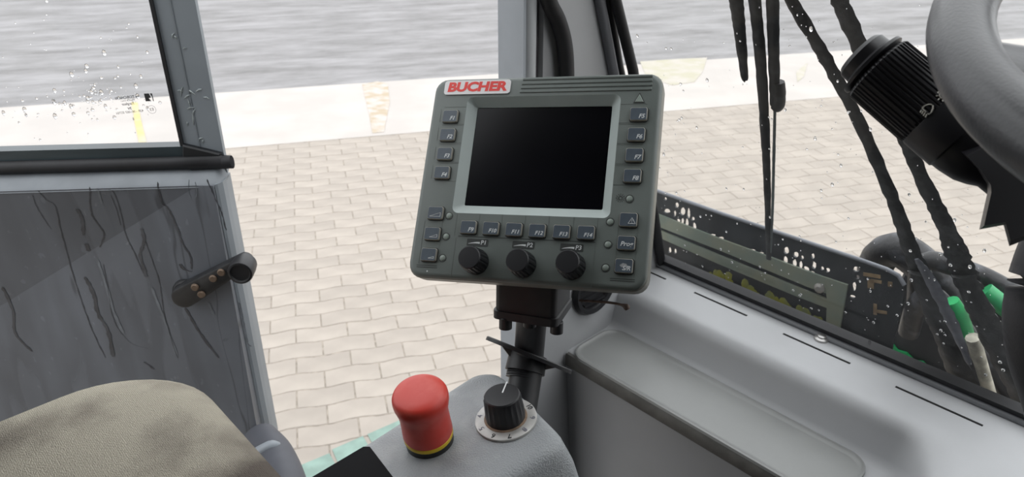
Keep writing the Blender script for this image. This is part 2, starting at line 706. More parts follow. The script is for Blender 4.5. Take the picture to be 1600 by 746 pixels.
def ws_place():
    b, h = random.uniform(-0.25, WB - 0.02), random.uniform(0.0, 0.62) ** 1.0
    return Vector(ws(b, h)) + n_l * 0.0004, n_l, Vector((-RAKE, 0, 1)).normalized()


drops(900, ws_place, 0.0005, 0.0022, 'raindrops', win1)

# ================================================================== dashboard
def dash_profile(kind):
    """(forward, height) points, same count for every kind: 0 = tray section, 1 = raised end block"""
    e, t, fr = 0.812, -0.665, 0.692
    if kind == 0:
        p = [(A0 + 0.02, DZ), (e + 0.05, DZ), (e + 0.022, DZ - 0.001)]
        for k in range(1, 6):
            a = R(18 * k)
            p.append((e + 0.022 - 0.022 * math.sin(a), DZ - 0.022 + 0.022 * math.cos(a) * 1.0))
        p += [(e - 0.004, DZ - 0.035), (e - 0.008, t + 0.012), (e - 0.012, t + 0.004), (e - 0.020, t),
              (e - 0.05, t), (fr + 0.03, t), (fr + 0.016, t), (fr + 0.008, t - 0.001), (fr + 0.003, t - 0.004), (fr, t - 0.010), (fr + 0.001, t - 0.022),
              (fr + 0.006, t - 0.026), (fr + 0.02, -0.85), (fr + 0.03, -1.0), (fr + 0.04, -1.19)]
    else:
        p = [(A0 + 0.02, DZ), (e + 0.05, DZ), (e + 0.022, DZ)]
        for k in range(1, 6):
            p.append((e + 0.022 - 0.016 * k, DZ - 0.0005 * k))
        p += [(0.735, DZ - 0.003), (0.728, DZ - 0.004), (0.721, DZ - 0.0055), (0.715, DZ - 0.008),
              (0.708, DZ - 0.012), (0.702, DZ - 0.018), (0.697, DZ - 0.026), (0.694, DZ - 0.036), (0.692, DZ - 0.05), (fr, t - 0.010), (fr + 0.001, t - 0.022),
              (fr + 0.006, t - 0.026), (fr + 0.02, -0.85), (fr + 0.03, -1.0), (fr + 0.04, -1.19)]
    return p


pA, pB = dash_profile(0), dash_profile(1)
bs = [WB, 0.59, 0.5, 0.4, 0.3, 0.22]
bs += [0.185 - 0.007 * k for k in range(13)] + [0.0, -0.2, -0.5, -0.9]
dv, df = [], []
for b in bs:
    t = max(0.0, min(1.0, (0.175 - b) / 0.075))
    w = t * t * (3 - 2 * t)
    dv += [((1 - w) * p[0] + w * q[0], b, (1 - w) * p[1] + w * q[1]) for p, q in zip(pA, pB)]
n_ = len(pA)
for i in range(len(bs) - 1):
    for k in range(n_ - 1):
        df.append((i * n_ + k, i * n_ + k + 1, (i + 1) * n_ + k + 1, (i + 1) * n_ + k))
dash = empty('dashboard', vmw @ Matrix.Translation((0.75, 0, -1.19)), 'pale grey dashboard with long tray and air slots below the windscreen', 'dashboard')
off = Matrix.Translation((-0.75, 0, 1.19))
mk('body', dv, df, m_cab, dash, 50, off)
m_tray = M('tray_mat', (0.235, 0.24, 0.235), 0.42, var=0.06, scale=9, rvar=0.08)
# tray mat with raised rim
b0, b1, a_0, a_1 = 0.19, WB - 0.006, 0.6905, 0.797
tm = []
cx, cy = (a_0 + a_1) / 2, (b0 + b1) / 2
base = rr(a_1 - a_0, b1 - b0, 0.030, 6, cx, cy)
def ins(d):
    return rr(a_1 - a_0 - 2 * d, b1 - b0 - 2 * d, 0.030 - d, 6, cx, cy)
mk('tray_mat', *loops([zl(ins(0), -0.6645), zl(ins(0.0005), -0.6605), zl(ins(0.003), -0.660), zl(ins(0.005), -0.6622), zl(ins(0.012), -0.6625)], False, True), m_tray, dash, 50, off)
mk('tray_lip', *loops([[(0.6915, b_, -0.687), (0.6895, b_, -0.684), (0.6895, b_, -0.668), (0.6915, b_, -0.6647), (0.697, b_, -0.6647), (0.697, b_, -0.687)] for b_ in (0.17, WB - 0.004)], True, True), M('tray_lip', (0.085, 0.082, 0.075), 0.6, var=0.2, scale=40), dash, 40, off)
m_slot = M('slot_black', (0.004, 0.004, 0.004), 0.9, var=0.0)
for (pa, pb) in (((1085, 457.5), (1167, 494)), ((1225, 521), (1327, 570)), ((1400, 604), (1535, 667)), ((1012, 424), (1040, 437))):
    q = [onz(*p, DZ) - C0 for p in (pa, pb)]
    a = (q[0].dot(F) + q[1].dot(F)) / 2
    bb = sorted((q[0].dot(L), q[1].dot(L)))
    mk('air_slot', *boxm(a - 0.0017, a + 0.0017, bb[0], bb[1], DZ - 0.004, DZ + 0.0006), m_slot, dash, None, off)
q = onz(1283, 531, DZ) - C0
mk('screw_boss', *lathe([(0.010, 0), (0.0095, 0.003), (0.006, 0.0045), (0.006, 0.0065), (0.0045, 0.0075)], 20), M('zinc', (0.42, 0.41, 0.40), 0.35, 0.7), dash, 40, off @ Matrix.Translation((q.dot(F), q.dot(L), DZ)))
mk('kick_strip', *boxm(0.683, 0.712, -0.9, WB - 0.004, -1.0, -0.985), m_rubber, dash, None, off)

# ================================================================== door (swung open outside the cab side)
ED = Vector((math.sin(R(85.5)), math.cos(R(85.5)), 0))
DO = at(350, 235, 1.05)
DN = Z.cross(ED)                          # away from the camera
dmw = frame(Vector((DO.x, DO.y, CAMH)), ED, Z)   # local x along the door, y outwards, z from camera height


def dl(px, py, y=0.0):
    p = onplane(px, py, DO + DN * y, DN)
    p = dmw.inverted() @ p
    return p.x, p.z


m_door = bpy.data.materials.new('door_panel_wet')
m_door.use_nodes = True
dn, dk = m_door.node_tree.nodes, m_door.node_tree.links
pb_ = dn['Principled BSDF']
t_ = dn.new('ShaderNodeTexCoord')


def nz_(scale, vec, detail=4):
    mp = dn.new('ShaderNodeMapping')
    mp.inputs['Scale'].default_value = vec
    dk.new(t_.outputs['Object'], mp.inputs[0])
    z_ = dn.new('ShaderNodeTexNoise')
    z_.inputs['Scale'].default_value = scale
    z_.inputs['Detail'].default_value = detail
    z_.inputs['Distortion'].default_value = 0.3
    dk.new(mp.outputs[0], z_.inputs['Vector'])
    return z_.outputs['Fac']


def ramp_(src, stops):
    r_ = dn.new('ShaderNodeValToRGB')
    while len(r_.color_ramp.elements) < len(stops):
        r_.color_ramp.elements.new(0.5)
    for e_, (p_, c_) in zip(r_.color_ramp.elements, stops):
        e_.position = p_
        e_.color = (c_, c_, c_, 1)
    dk.new(src, r_.inputs[0])
    return r_.outputs[0]


def math_(op, a_, b_):
    q_ = dn.new('ShaderNodeMath')
    q_.operation = op
    for i, s_ in enumerate((a_, b_)):
        if isinstance(s_, (int, float)):
            q_.inputs[i].default_value = s_
        else:
            dk.new(s_, q_.inputs[i])
    return q_.outputs[0]


streak = nz_(1.0, (11, 1, 1.5), 3)
str_fill = ramp_(streak, [(0.0, 1.0), (0.40, 1.0), (0.43, 0.80), (0.48, 0.86), (0.56, 1.03), (1.0, 1.06)])
edge = ramp_(streak, [(0.0, 1.0), (0.592, 1.0), (0.600, 0.45), (0.608, 1.0), (1.0, 1.0)])
spots = ramp_(nz_(1.0, (75, 1, 42), 3), [(0.0, 1.0), (0.66, 1.0), (0.68, 1.25), (1.0, 1.35)])
smear = ramp_(nz_(1.0, (6, 1, 5), 5), [(0.3, 0.85), (0.7, 1.15)])
fac = math_('MULTIPLY', math_('MULTIPLY', str_fill, edge), math_('MULTIPLY', spots, smear))
mx_ = dn.new('ShaderNodeMix')
mx_.data_type = 'RGBA'
mx_.blend_type = 'MULTIPLY'
mx_.inputs[0].default_value = 1.0
mx_.inputs[6].default_value = (0.115, 0.126, 0.146, 1)
dk.new(fac, mx_.inputs[7])
dk.new(mx_.outputs[2], pb_.inputs['Base Color'])
dk.new(ramp_(streak, [(0.35, 0.22), (0.6, 0.42)]), pb_.inputs['Roughness'])
pb_.inputs['Specular IOR Level'].default_value = 0.5
m_post = M('door_frame_paint', (0.235, 0.262, 0.285), 0.42, var=0.05, scale=9, bump=0.03)
m_ledge = M('door_ledge_paint', (0.22, 0.24, 0.26), 0.45, var=0.12, scale=14)

door = empty('door_1', dmw @ Matrix.Translation((0, 0, -0.95)), 'open grey cab door with wet inner panel and window crank', 'door')
tag(door, kind='structure')
doff = Matrix.Translation((0, 0, 0.95))
XR = dl(353, 250)[0]                      # free edge
XL = XR - 1.15
z_sillb = dl(200, 262)[1]
z_ridge = dl(200, 277)[1]
z_bot = dl(437, 694, -0.03)[1]
# panel: two flat planes meeting in a diagonal crease
(x_c0, z_c0), (x_c1, z_c1) = dl(0, 486, -0.04), dl(338, 272, -0.04)
sl_c = (z_c1 - z_c0) / (x_c1 - x_c0)


def z_crease(x):
    return z_c1 + sl_c * (x - x_c1)


def y_panel(x, z):
    d = z - z_crease(x)
    return -0.040 + (0.17 * (z_ridge - z) if d > 0 else 0.17 * (z_ridge - z_crease(x)) + 0.05 * d)


xe_ = XR - 0.010
z_cl = z_crease(XL)
x_top = x_c1 + (z_ridge - z_c1) / sl_c       # where the crease meets the ridge
pts_p = [(XL, z_ridge), (x_top, z_ridge), (XL, z_cl), (xe_, z_ridge), (xe_, z_bot), (XL, z_bot)]
pvv = [(x, y_panel(x, z), z) for x, z in pts_p]
pff = [(0, 1, 2), (1, 3, 4, 5, 2)]
if z_cl < z_bot:
    x_b = x_c1 + (z_bot - z_c1) / sl_c
    pts_p = [(XL, z_ridge), (x_top, z_ridge), (x_b, z_bot), (XL, z_bot), (xe_, z_ridge), (xe_, z_bot)]
    pvv = [(x, y_panel(x, z), z) for x, z in pts_p]
    pff = [(0, 1, 2, 3), (1, 4, 5, 2)]
# closing strips to the ledge and the free edge
o_ = len(pvv)
pvv += [(XL, -0.040, z_ridge), (x_top, -0.040, z_ridge), (xe_, -0.040, z_ridge), (xe_, -0.0385, z_bot)]
r_i = [k for k, p in enumerate(pts_p) if p == (xe_, z_ridge)][0]
b_i = [k for k, p in enumerate(pts_p) if p == (xe_, z_bot)][0]
pff += [(o_, o_ + 1, 1, 0), (o_ + 1, o_ + 2, r_i, 1), (o_ + 2, o_ + 3, b_i, r_i)]
panel = mk('door_panel', pvv, pff, m_door, door, None, doff)
m_drip = M('drip_dirt', (0.052, 0.055, 0.064), 0.25, var=0.25, scale=40)
m_dripl = M('drip_water', (0.14, 0.155, 0.175), 0.18, var=0.15, scale=40)


def dpan(px, py):
    """photo pixel on the door panel"""
    y = -0.03
    for _ in range(6):
        x, z = dl(px, py, y)
        y = y_panel(x, z)
    return x, y, z


def drip(pix, wid, mat):
    px_ = spline([Vector((260 and p[0] / 2.4875, 260 + p[1] / 2.4875, 0)) for p in pix], 7)
    v, f = [], []
    for k, p in enumerate(px_):
        w = 0.72 * wid * random.uniform(0.6, 1.2) * (0.4 if k in (0, len(px_) - 1) else 1)
        jx = random.uniform(-0.5, 0.5)
        for sgn in (-1, 1):
            x, y, z = dpan(p.x + jx + sgn * w / 2, p.y)
            v.append((x, y - 0.0006, z))
        if k:
            f.append((2 * k - 2, 2 * k - 1, 2 * k + 1, 2 * k))
    mk('drip_mark', v, f, mat, door, None, doff)


for pix, w in (([(150, 95), (180, 130), (215, 155), (235, 240), (270, 370), (300, 470), (330, 560), (360, 640), (410, 745)], 2.2), ([(350, 80), (355, 180), (385, 230), (405, 265), (388, 315)], 3.5),
               ([(395, 85), (440, 100), (470, 180), (490, 270), (520, 330), (560, 420)], 2.2), ([(612, 60), (630, 140), (655, 165), (690, 240), (710, 300), (740, 350), (745, 400)], 4.0),
               ([(805, 50), (835, 120), (862, 180), (880, 250)], 3.2), ([(400, 380), (420, 470), (440, 590), (500, 680), (580, 710)], 1.4), ([(565, 290), (590, 360), (620, 450), (640, 580), (690, 745)], 2.0),
               ([(10, 470), (50, 560), (60, 650), (125, 720)], 7.0), ([(720, 550), (760, 620), (800, 680), (850, 745)], 6.0), ([(300, 165), (320, 210), (325, 270)], 8.0), ([(335, 300), (345, 330)], 9.0),
               ([(330, 430), (365, 500), (380, 570), (420, 640), (440, 740)], 9.0), ([(550, 240), (560, 290), (545, 340), (560, 400), (570, 430)], 8.0), ([(430, 110), (455, 170), (470, 230)], 1.5),
               ([(200, 245), (150, 170), (125, 110)], 1.4), ([(700, 380), (715, 400), (745, 410)], 8.0), ([(560, 760), (600, 790)], 5.0)):
    drip(pix, w, m_drip)
for pix, w in (([(380, 365), (415, 470), (440, 560), (480, 650)], 7.0), ([(735, 50), (735, 110), (750, 125), (765, 110), (760, 60)], 2.0), ([(930, 530), (945, 600), (960, 680), (975, 700)], 5.0), ([(810, 530), (830, 580)], 8.0),
               ([(380, 85), (395, 145)], 6.0), ([(590, 470), (640, 600), (690, 740)], 6.0), ([(880, 670), (870, 680)], 9.0)):
    drip(pix, w, m_dripl)
# body behind the panel with rounded free edge and ledge on top
prof = [(XL, 0.11), (XR - 0.35, 0.045), (XR - 0.060, 0.0), (XR - 0.0105, -0.030), (XR - 0.0095, -0.0388), (XR - 0.006, -0.036), (XR - 0.001, -0.028), (XR, -0.015), (XR, 0.008), (XR - 0.35, 0.055), (XL, 0.12)]
bv, bf = prism(prof, z_bot, z_ridge)
lp0 = [(XL, -0.0405, z_ridge - 0.003), (XR - 0.013, -0.0405, z_ridge - 0.003), (XR - 0.004, -0.033, z_ridge - 0.003), (XR, -0.015, z_ridge - 0.003), (XR, 0.0, z_ridge - 0.003)]
lp1 = [(XL, -0.036, z_ridge + 0.003), (XR - 0.013, -0.036, z_ridge + 0.003), (XR - 0.006, -0.030, z_ridge + 0.003), (XR - 0.002, -0.015, z_ridge + 0.003), (XR, 0.0, z_ridge + 0.003)]
lp2 = [(p[0], max(p[1] + 0.026, -0.012), z_sillb + 0.002) for p in lp1]
lv = lp0 + lp1 + lp2
lf = [(k * 5 + i, k * 5 + i + 1, (k + 1) * 5 + i + 1, (k + 1) * 5 + i) for k in range(2) for i in range(4)]
mk('door_shell', bv, bf, m_post, door, None, doff)
mk('door_ledge', lv, lf, m_ledge, door, 40, doff)
# post
xp0 = dl(241, 0)[0]
xp1 = dl(312, 0)[0]
xq0 = dl(289, 226)[0]
xpl, xpr = (xp0 + xq0) / 2, XR
mk('door_post', *boxm(xpl, xpr, -0.004, 0.006, z_sillb - 0.01, 0.45), m_post, door, None, doff)
mk('door_top_rail', *boxm(XL, xpl, -0.004, 0.03, 0.40, 0.45), m_post, door, None, doff)
mk('post_lip', *boxm(xpl + 0.021, xpl + 0.0222, -0.0050, -0.003, z_sillb + 0.03, 0.45), M('post_lip', (0.19, 0.21, 0.23), 0.5), door, None, doff)
mk('glass_gasket', *boxm(xpl - 0.004, xpl + 0.0005, -0.008, 0.02, z_sillb, 0.40), m_rubber, door, None, doff)
# peeled adhesive marks on the post
m_peel = M('peeled_adhesive', (0.34, 0.38, 0.38), 0.45, var=0.2, scale=60)
for (px, py, ln, an) in ((272, 55, 9, 60), (276, 58, 6, 120), (286, 142, 16, 70), (294, 150, 14, 30), (301, 143, 12, 140), (312, 140, 10, 20), (324, 152, 9, 160), (297, 160, 13, 100),
                         (300, 168, 12, 10), (305, 174, 10, 60), (294, 192, 7, 90), (303, 185, 18, 85), (315, 216, 8, 30), (318, 220, 7, 80), (290, 75, 5, 10), (283, 141, 8, 170)):
    x, z = dl(px, py)
    h = ln * 1.05 / 1150 / 2
    c, s = math.cos(R(an)) * h, math.sin(R(an)) * h
    q = [(x - c, -0.0042, z - s), (x + random.uniform(-1, 1) * 0.001, -0.0048, z + 0.0012), (x + c, -0.0042, z + s)]
    mk('peel_mark', *tube(q, [0.0004, 0.0011, 0.0004], 6), m_peel, door, None, doff)
# window pane with printed mark
m_dglass = glass_mat('door_glass', (0.985, 0.99, 0.995), 0.025, 0.03)
x_l = XL
pane = mk('window_pane', [(x_l, 0.012, z_sillb), (xpl, 0.012, z_sillb), (xpl, 0.012, 0.42), (x_l, 0.012, 0.42)], [(0, 1, 2, 3)], m_dglass, door, None, doff)
m_ink = M('glass_ink', (0.03, 0.03, 0.03), 0.6, var=0)


def glass_text(s, px, py, size, shear=0.0, bold=0.0):
    x, z = dl(px, py, 0.012)
    me = text_me(s, size, m_ink, shear, bold, 0.00005)
    mw = Matrix.Translation((x, 0.0112, z)) @ Matrix.Rotation(R(90), 4, 'X') @ Matrix.Rotation(R(5), 4, 'Z') @ Matrix.Diagonal((-1, 1, 1, 1))
    return link('glass_print', me, pane, None, mw)


glass_text('by TORCHIERI', 199, 152, 0.0052, 0, 0.00006)
glass_text('MADE IN ITALY', 200, 157, 0.0028)
glass_text('Torglass', 201, 162, 0.0050, 0.15, 0.00006)
glass_text('3V', 203, 169.5, 0.0050, 0, 0.0001)
glass_text('43R - 001007 EST01', 203, 175, 0.0046)
glass_text('S', 209, 186, 0.0046, 0, 0.0001)
x, z = dl(237.5, 171, 0.012)
ringp = [(x + 0.0056 * math.cos(2 * math.pi * k / 24), 0.0112, z + 0.0056 * math.sin(2 * math.pi * k / 24)) for k in range(25)]
mk('glass_print', *tube(ringp, 0.0002, 5), m_ink, pane)
glass_text('E3', 237.5, 171, 0.0058)
x, z = dl(233, 152, 0.012)
sq = 0.0055
mk('glass_print', [(x - sq, 0.0112, z + sq), (x + sq * 0.2, 0.0112, z + sq), (x + sq * 0.5, 0.0112, z - sq * 0.1), (x - sq * 0.1, 0.0112, z - sq * 0.2), (x + sq * 0.3, 0.0112, z - sq), (x - sq, 0.0112, z - sq),
                  (x + sq, 0.0112, z + sq), (x + sq, 0.0112, z - sq), (x + sq * 0.8, 0.0112, z - sq), (x + sq * 0.75, 0.0112, z + sq * 0.2), (x + sq * 0.4, 0.0112, z + sq)],
   [(0, 1, 2, 3), (0, 3, 4, 5), (6, 10, 9), (6, 9, 8, 7)], m_ink, pane)


def dg_place():
    cl = random.random()
    if cl < 0.45:
        px, py = random.gauss(150, 40), random.gauss(150, 18)
    elif cl < 0.7:
        px, py = random.uniform(-40, 235), random.gauss(165, 12)
    else:
        px, py = random.uniform(-60, 235), random.uniform(-40, 220)
    px, py = min(px, 235 + py * 0.19), min(py, 222)
    x, z = dl(px, py, 0.012)
    return Vector((x, 0.0124, z)), Vector((0, 1, 0)), Vector((0, 0, 1))


drops(190, dg_place, 0.0006, 0.0030, 'raindrops', pane)
# sill: channel, rubber tube, end flap
z1, z2, z3 = dl(150, 229)[1], dl(150, 244)[1], z_sillb
xe = dl(345, 250)[0]
m_chan = M('sill_channel', (0.028, 0.042, 0.048), 0.35, var=0.3, scale=5, stretch=(1, 1, 8))
mk('sill_channel', *boxm(XL, xpl + 0.004, -0.010, 0.012, z2 - 0.004, z1), m_chan, door, None, doff)
tp = [(XL, -0.012, (z2 + z3) / 2), (dl(270, 250)[0], -0.012, (z2 + z3) / 2), (dl(300, 250)[0], -0.012, (z2 + z3) / 2 - 0.002), (xe - 0.004, -0.012, z3 + 0.004)]
mk('sill_rubber', *tube(spline(tp, 5), [0.0095] * 11 + [0.008, 0.007, 0.006, 0.0055, 0.005], 12), m_rubber, door, 60, doff)
(fx0, fz0), (fx1, fz1), (fx2, fz2), (fx3, fz3) = dl(289, 222), dl(348, 236), dl(346, 262), dl(289, 248)
fv, ff = prism([(fx0, fz0), (fx1, fz1), (fx2, fz2), (fx3, fz3)], 0.0035, 0.0130, 0.002)
mk('end_flap', [(x, -z, y) for x, y, z in fv], ff, M('flap_rubber', (0.010, 0.011, 0.013), 0.45, var=0.2), door, None, doff)
for px in (322, 338):
    x, z = dl(px, 256)
    mk('flap_rivet', *[[(p[0] + x, -p[2], p[1] + z) for p in q] if k == 0 else q for k, q in enumerate(lathe([(0.003, 0.008), (0.003, 0.0095), (0.0015, 0.0105)], 10))], m_black, door, None, doff)

# window crank
def dpt(px, py, y):
    x, z = dl(px, py, y)
    return Vector((x, y, z))


hub = dpt(290, 460, -0.05)
kn = dpt(384, 410, -0.072)
crank = tag(bpy.data.objects.new('window_crank', None))
COL.objects.link(crank)
crank.parent = door
crank_m = doff @ frame(hub, kn - hub, Vector((0, -1, 0)))
crank.matrix_local = crank_m
ln = (Vector((kn.x, 0, kn.z)) - Vector((hub.x, 0, hub.z))).length
m_crank = M('crank_black', (0.010, 0.0105, 0.012), 0.4, col2=(0.028, 0.029, 0.031), scale=40, lo=0.5, hi=0.75)
outline = []
for (r_, cx_, a0_, a1_) in ((0.0175, 0.0, 90, 270), (0.0105, ln - 0.004, -90, 90)):
    for k in range(9):
        a = R(a0_ + (a1_ - a0_) * k / 8)
        outline.append((cx_ + r_ * math.cos(a), r_ * math.sin(a)))
av, af = prism(outline, -0.004, 0.012, 0.003, 2)
av = [(x, y, z + 0.010 * max(0, x / ln)) for x, y, z in av]
mk('crank_arm', av, af, m_crank, crank, 40)
mk('crank_hub', *lathe([(0.021, -0.012), (0.021, -0.006), (0.018, -0.002)], 24), m_crank, crank, 40)
mk('crank_knob', *lathe([(0.0125, 0.012), (0.0125, 0.016), (0.0165, 0.019), (0.0175, 0.030), (0.0175, 0.046), (0.0165, 0.049), (0.0140, 0.0495), (0.0125, 0.047), (0.006, 0.0465)], 28), m_black, crank, 40,
   Matrix.Translation((ln, 0, 0.006)))
m_brass = M('worn_brass', (0.24, 0.17, 0.12), 0.5, 0.3, var=0.3, scale=90)
for (px, py) in ((305, 449), (315, 460), (334, 434), (347, 424)):
    p = dpt(px, py, -0.065)
    q = crank_m.inverted() @ (doff @ p)
    mk('crank_screw', *lathe([(0.0058, 0.008), (0.0058, 0.0145), (0.0045, 0.0165), (0.0012, 0.0165)], 14), m_brass, crank, 40, Matrix.Translation((q.x, q.y, 0.008 * max(0, q.x / ln))))
bpy.context.view_layer.update()
# hinge arm at the lower corner
m_arm = M('arm_paint', (0.075, 0.078, 0.092), 0.6, var=0.08)
hp = [at(405, 690, 1.21), at(428, 716, 1.17), at(446, 762, 1.10), at(456, 830, 1.02)]
hp = [dmw.inverted() @ p for p in hp]
mk('hinge_arm', *tube(spline(hp, 6), 0.032, 20), m_arm, door, 60, doff)
lp = [dmw.inverted() @ at(392, 716, 1.165), dmw.inverted() @ at(405, 706, 1.15), dmw.inverted() @ at(425, 697, 1.15), dmw.inverted() @ at(437, 703, 1.16)]
mk('hinge_collar', *tube(spline(lp, 5), 0.0085, 12), M('collar_paint', (0.25, 0.275, 0.30), 0.4, var=0.08), door, 60, doff)

# ================================================================== seat
SZ, K = -0.376, 0.8556
m_seat = M('woven_seat_fabric', (0.56, 0.515, 0.42), 0.95, col2=(0.17, 0.145, 0.125), scale=11, lo=0.46, hi=0.72, bump=0.9, bscale=900, stretch=(1, 1, 1), detail=8, spec=0.1)
# weave: fine checker of light and dark threads
sn, sl = m_seat.node_tree.nodes, m_seat.node_tree.links
ck = sn.new('ShaderNodeTexWave')
ck.inputs['Scale'].default_value = 260
ck.inputs['Distortion'].default_value = 1.5
ck2 = sn.new('ShaderNodeTexWave')
ck2.bands_direction = 'Y'
ck2.inputs['Scale'].default_value = 260
ck2.inputs['Distortion'].default_value = 1.5
tcs = sn.new('ShaderNodeTexCoord')
sl.new(tcs.outputs['Object'], ck.inputs[0])
sl.new(tcs.outputs['Object'], ck2.inputs[0])
mm = sn.new('ShaderNodeMath')
mm.operation = 'MULTIPLY'
sl.new(ck.outputs['Fac'], mm.inputs[0])
sl.new(ck2.outputs['Fac'], mm.inputs[1])
mrs = sn.new('ShaderNodeMapRange')
mrs.inputs[3].default_value = 0.62
mrs.inputs[4].default_value = 1.12
sl.new(mm.outputs[0], mrs.inputs[0])
mxs = sn.new('ShaderNodeMix')
mxs.data_type = 'RGBA'
mxs.blend_type = 'MULTIPLY'
mxs.inputs[0].default_value = 1
pbs = sn['Principled BSDF']
src = pbs.inputs['Base Color'].links[0].from_socket
sl.new(src, mxs.inputs[6])
sl.new(mrs.outputs[0], mxs.inputs[7])
sl.new(mxs.outputs[2], pbs.inputs['Base Color'])
fa, lb = 0.179 * K, 0.70 * K
sw, sd = 0.50, 0.50
seat = empty('seat', vmw @ Matrix.Translation((fa - sd / 2, lb - sw / 2, -1.18)), 'worn beige fabric seat cushion with dark stains beside the door', 'seat')
sl_ = []
for (d, z) in ((0.012, -0.11), (0.004, -0.09), (0.0, -0.05), (0.0015, -0.022), (0.006, -0.010), (0.014, -0.003), (0.030, 0.001), (0.075, 0.004), (0.12, 0.004), (0.18, 0.0)):
    sl_.append(zl(rr(sd - 2 * d, sw - 2 * d, max(0.088 - d * 0.5, 0.012), 10), 1.18 + SZ + z))
mk('cushion', *loops(sl_, True, True), m_seat, seat, 70)
mk('seat_pan', *boxm(-0.21, 0.20, -0.2, 0.2, 1.18 + SZ - 0.14, 1.18 + SZ - 0.105), m_black, seat)
mk('seat_pedestal', *merge(boxm(-0.15, 0.15, -0.15, 0.15, 0.0, 1.18 + SZ - 0.135)), m_black, seat)

# ================================================================== console
CN = Vector((-0.13, -0.02, 1)).normalized()
CP = at(672, 690, 0.63)
cmw = frame(CP, F, CN)                    # local x forward, y left, z out of the console top
cinv = cmw.inverted()


def cl(px, py):
    p = cinv @ onplane(px, py, CP, CN)
    return p.x, p.y


m_cons = M('console_grain', (0.30, 0.315, 0.325), 0.5, col2=(0.44, 0.45, 0.455), scale=22, lo=0.5, hi=0.78, bump=0.5, bscale=650)
console = empty('side_console', cmw @ Matrix.Translation((0, 0, -0.30)), 'grey grained side console with black inset pad next to the seat', 'console')
coff = Matrix.Translation((0, 0, 0.30))
cpts = [cl(*p) for p in ((430, 776), (742, 577), (781, 576), (894, 688), (640, 850))]
def inset_poly(pts, d):
    """convex polygon (counter-clockwise) moved inwards by d"""
    n = len(pts)
    res = []
    for i in range(n):
        p0, p1, p2 = Vector(pts[i - 1]), Vector(pts[i]), Vector(pts[(i + 1) % n])
        e1, e2 = (p1 - p0).normalized(), (p2 - p1).normalized()
        n1, n2 = Vector((-e1.y, e1.x)), Vector((-e2.y, e2.x))
        k = d / (1 + n1.dot(n2))
        res.append(tuple(p1 + (n1 + n2) * k))
    return res


def round_poly(pts, rads, n=6):
    res = []
    m_ = len(pts)
    for i in range(m_):
        p0, p1, p2 = Vector(pts[i - 1]), Vector(pts[i]), Vector(pts[(i + 1) % m_])
        a, b = (p0 - p1), (p2 - p1)
        r = min(rads[i], a.length * 0.45, b.length * 0.45)
        q0, q2 = p1 + a.normalized() * r, p1 + b.normalized() * r
        for k in range(n + 1):
            t = k / n
            res.append(tuple(q0 * (1 - t) ** 2 + p1 * 2 * t * (1 - t) + q2 * t * t))
    return res


if sum(cpts[i - 1][0] * cpts[i][1] - cpts[i][0] * cpts[i - 1][1] for i in range(5)) < 0:
    cpts = cpts[::-1]
crad = [0.02] * 5
lps = []
for (d, z) in ((-0.030, -0.30), (-0.012, -0.10), (-0.004, -0.03), (0.0, -0.014), (0.0016, -0.0075), (0.0045, -0.0034), (0.009, -0.0010), (0.0135, 0.0)):
    lps.append(zl(round_poly(inset_poly(cpts, d), crad), z))
mk('console_body', *loops(lps, True, True), m_cons, console, 40, coff)
pad = [cl(*p) for p in ((455, 766), (568, 699), (578, 699), (655, 800), (560, 870))]
pv2, pf2 = prism(pad, -0.003, 0.0012, 0.0008)
mk('black_pad', pv2, pf2, M('pad_black', (0.004, 0.004, 0.005), 0.75, var=0.1, spec=0.15), console, None, coff)

# emergency stop
ax = (at(653, 596, 0.576) - at(672, 690, 0.63)).normalized()
ew = frame(CP, F, CN.lerp(ax, 0.5).normalized())
es = empty('emergency_stop_button', ew, 'red mushroom emergency stop button with yellow ring on the console', 'stop button')
m_red = M('red_plastic', (0.58, 0.045, 0.03), 0.40, col2=(0.66, 0.10, 0.075), scale=45, lo=0.45, hi=0.75)
mk('base_ring', *lathe([(0.0205, -0.0008), (0.0205, 0.009), (0.0195, 0.010)], 40), m_black, es, 40)
mk('yellow_ring', *lathe([(0.0209, 0.0085), (0.0212, 0.009), (0.0212, 0.0125), (0.0205, 0.013)], 40), M('yellow_plastic', (0.72, 0.50, 0.02), 0.45, var=0.05), es, 40)
mk('mushroom_head', *lathe([(0.0208, 0.0125), (0.0213, 0.014), (0.0208, 0.024), (0.0206, 0.034), (0.0210, 0.040), (0.0222, 0.0455), (0.0231, 0.0495), (0.0233, 0.0530), (0.0230, 0.0560), (0.0219, 0.0584),
                            (0.0195, 0.0600), (0.014, 0.0611), (0.007, 0.0616), (0.001, 0.0617)], 48), m_red, es, 50)

# rotary selector with numbered dial
kx, ky = cl(791, 657)
rs = empty('rotary_selector', cmw @ Matrix.Translation((kx, ky, 0)), 'black rotary knob on a silver numbered dial on the console', 'knob')
mk('dial_plate', *lathe([(0.0265, 0.0), (0.0272, 0.0005), (0.0270, 0.0022), (0.0262, 0.0026), (0.019, 0.0034), (0.017, 0.0034)], 56), M('dial_silver', (0.47, 0.46, 0.44), 0.42, 0.35, var=0.12, scale=60), rs, 40)
mk('rust_ring', *lathe([(0.0192, 0.0030), (0.0188, 0.0040), (0.0165, 0.0044)], 40), M('dial_rust', (0.27, 0.19, 0.13), 0.8, var=0.3, scale=120), rs, 40)
mk('knob_cap', *lathe([(0.0172, 0.0042), (0.0172, 0.006), (0.0164, 0.018), (0.0160, 0.0262), (0.0156, 0.0278), (0.0146, 0.0288), (0.013, 0.0289)], 60, 20, 0.0007, (1, 3)), m_black, rs, 30)
m_white = M('white_mark', (0.75, 0.76, 0.76), 0.5, var=0)
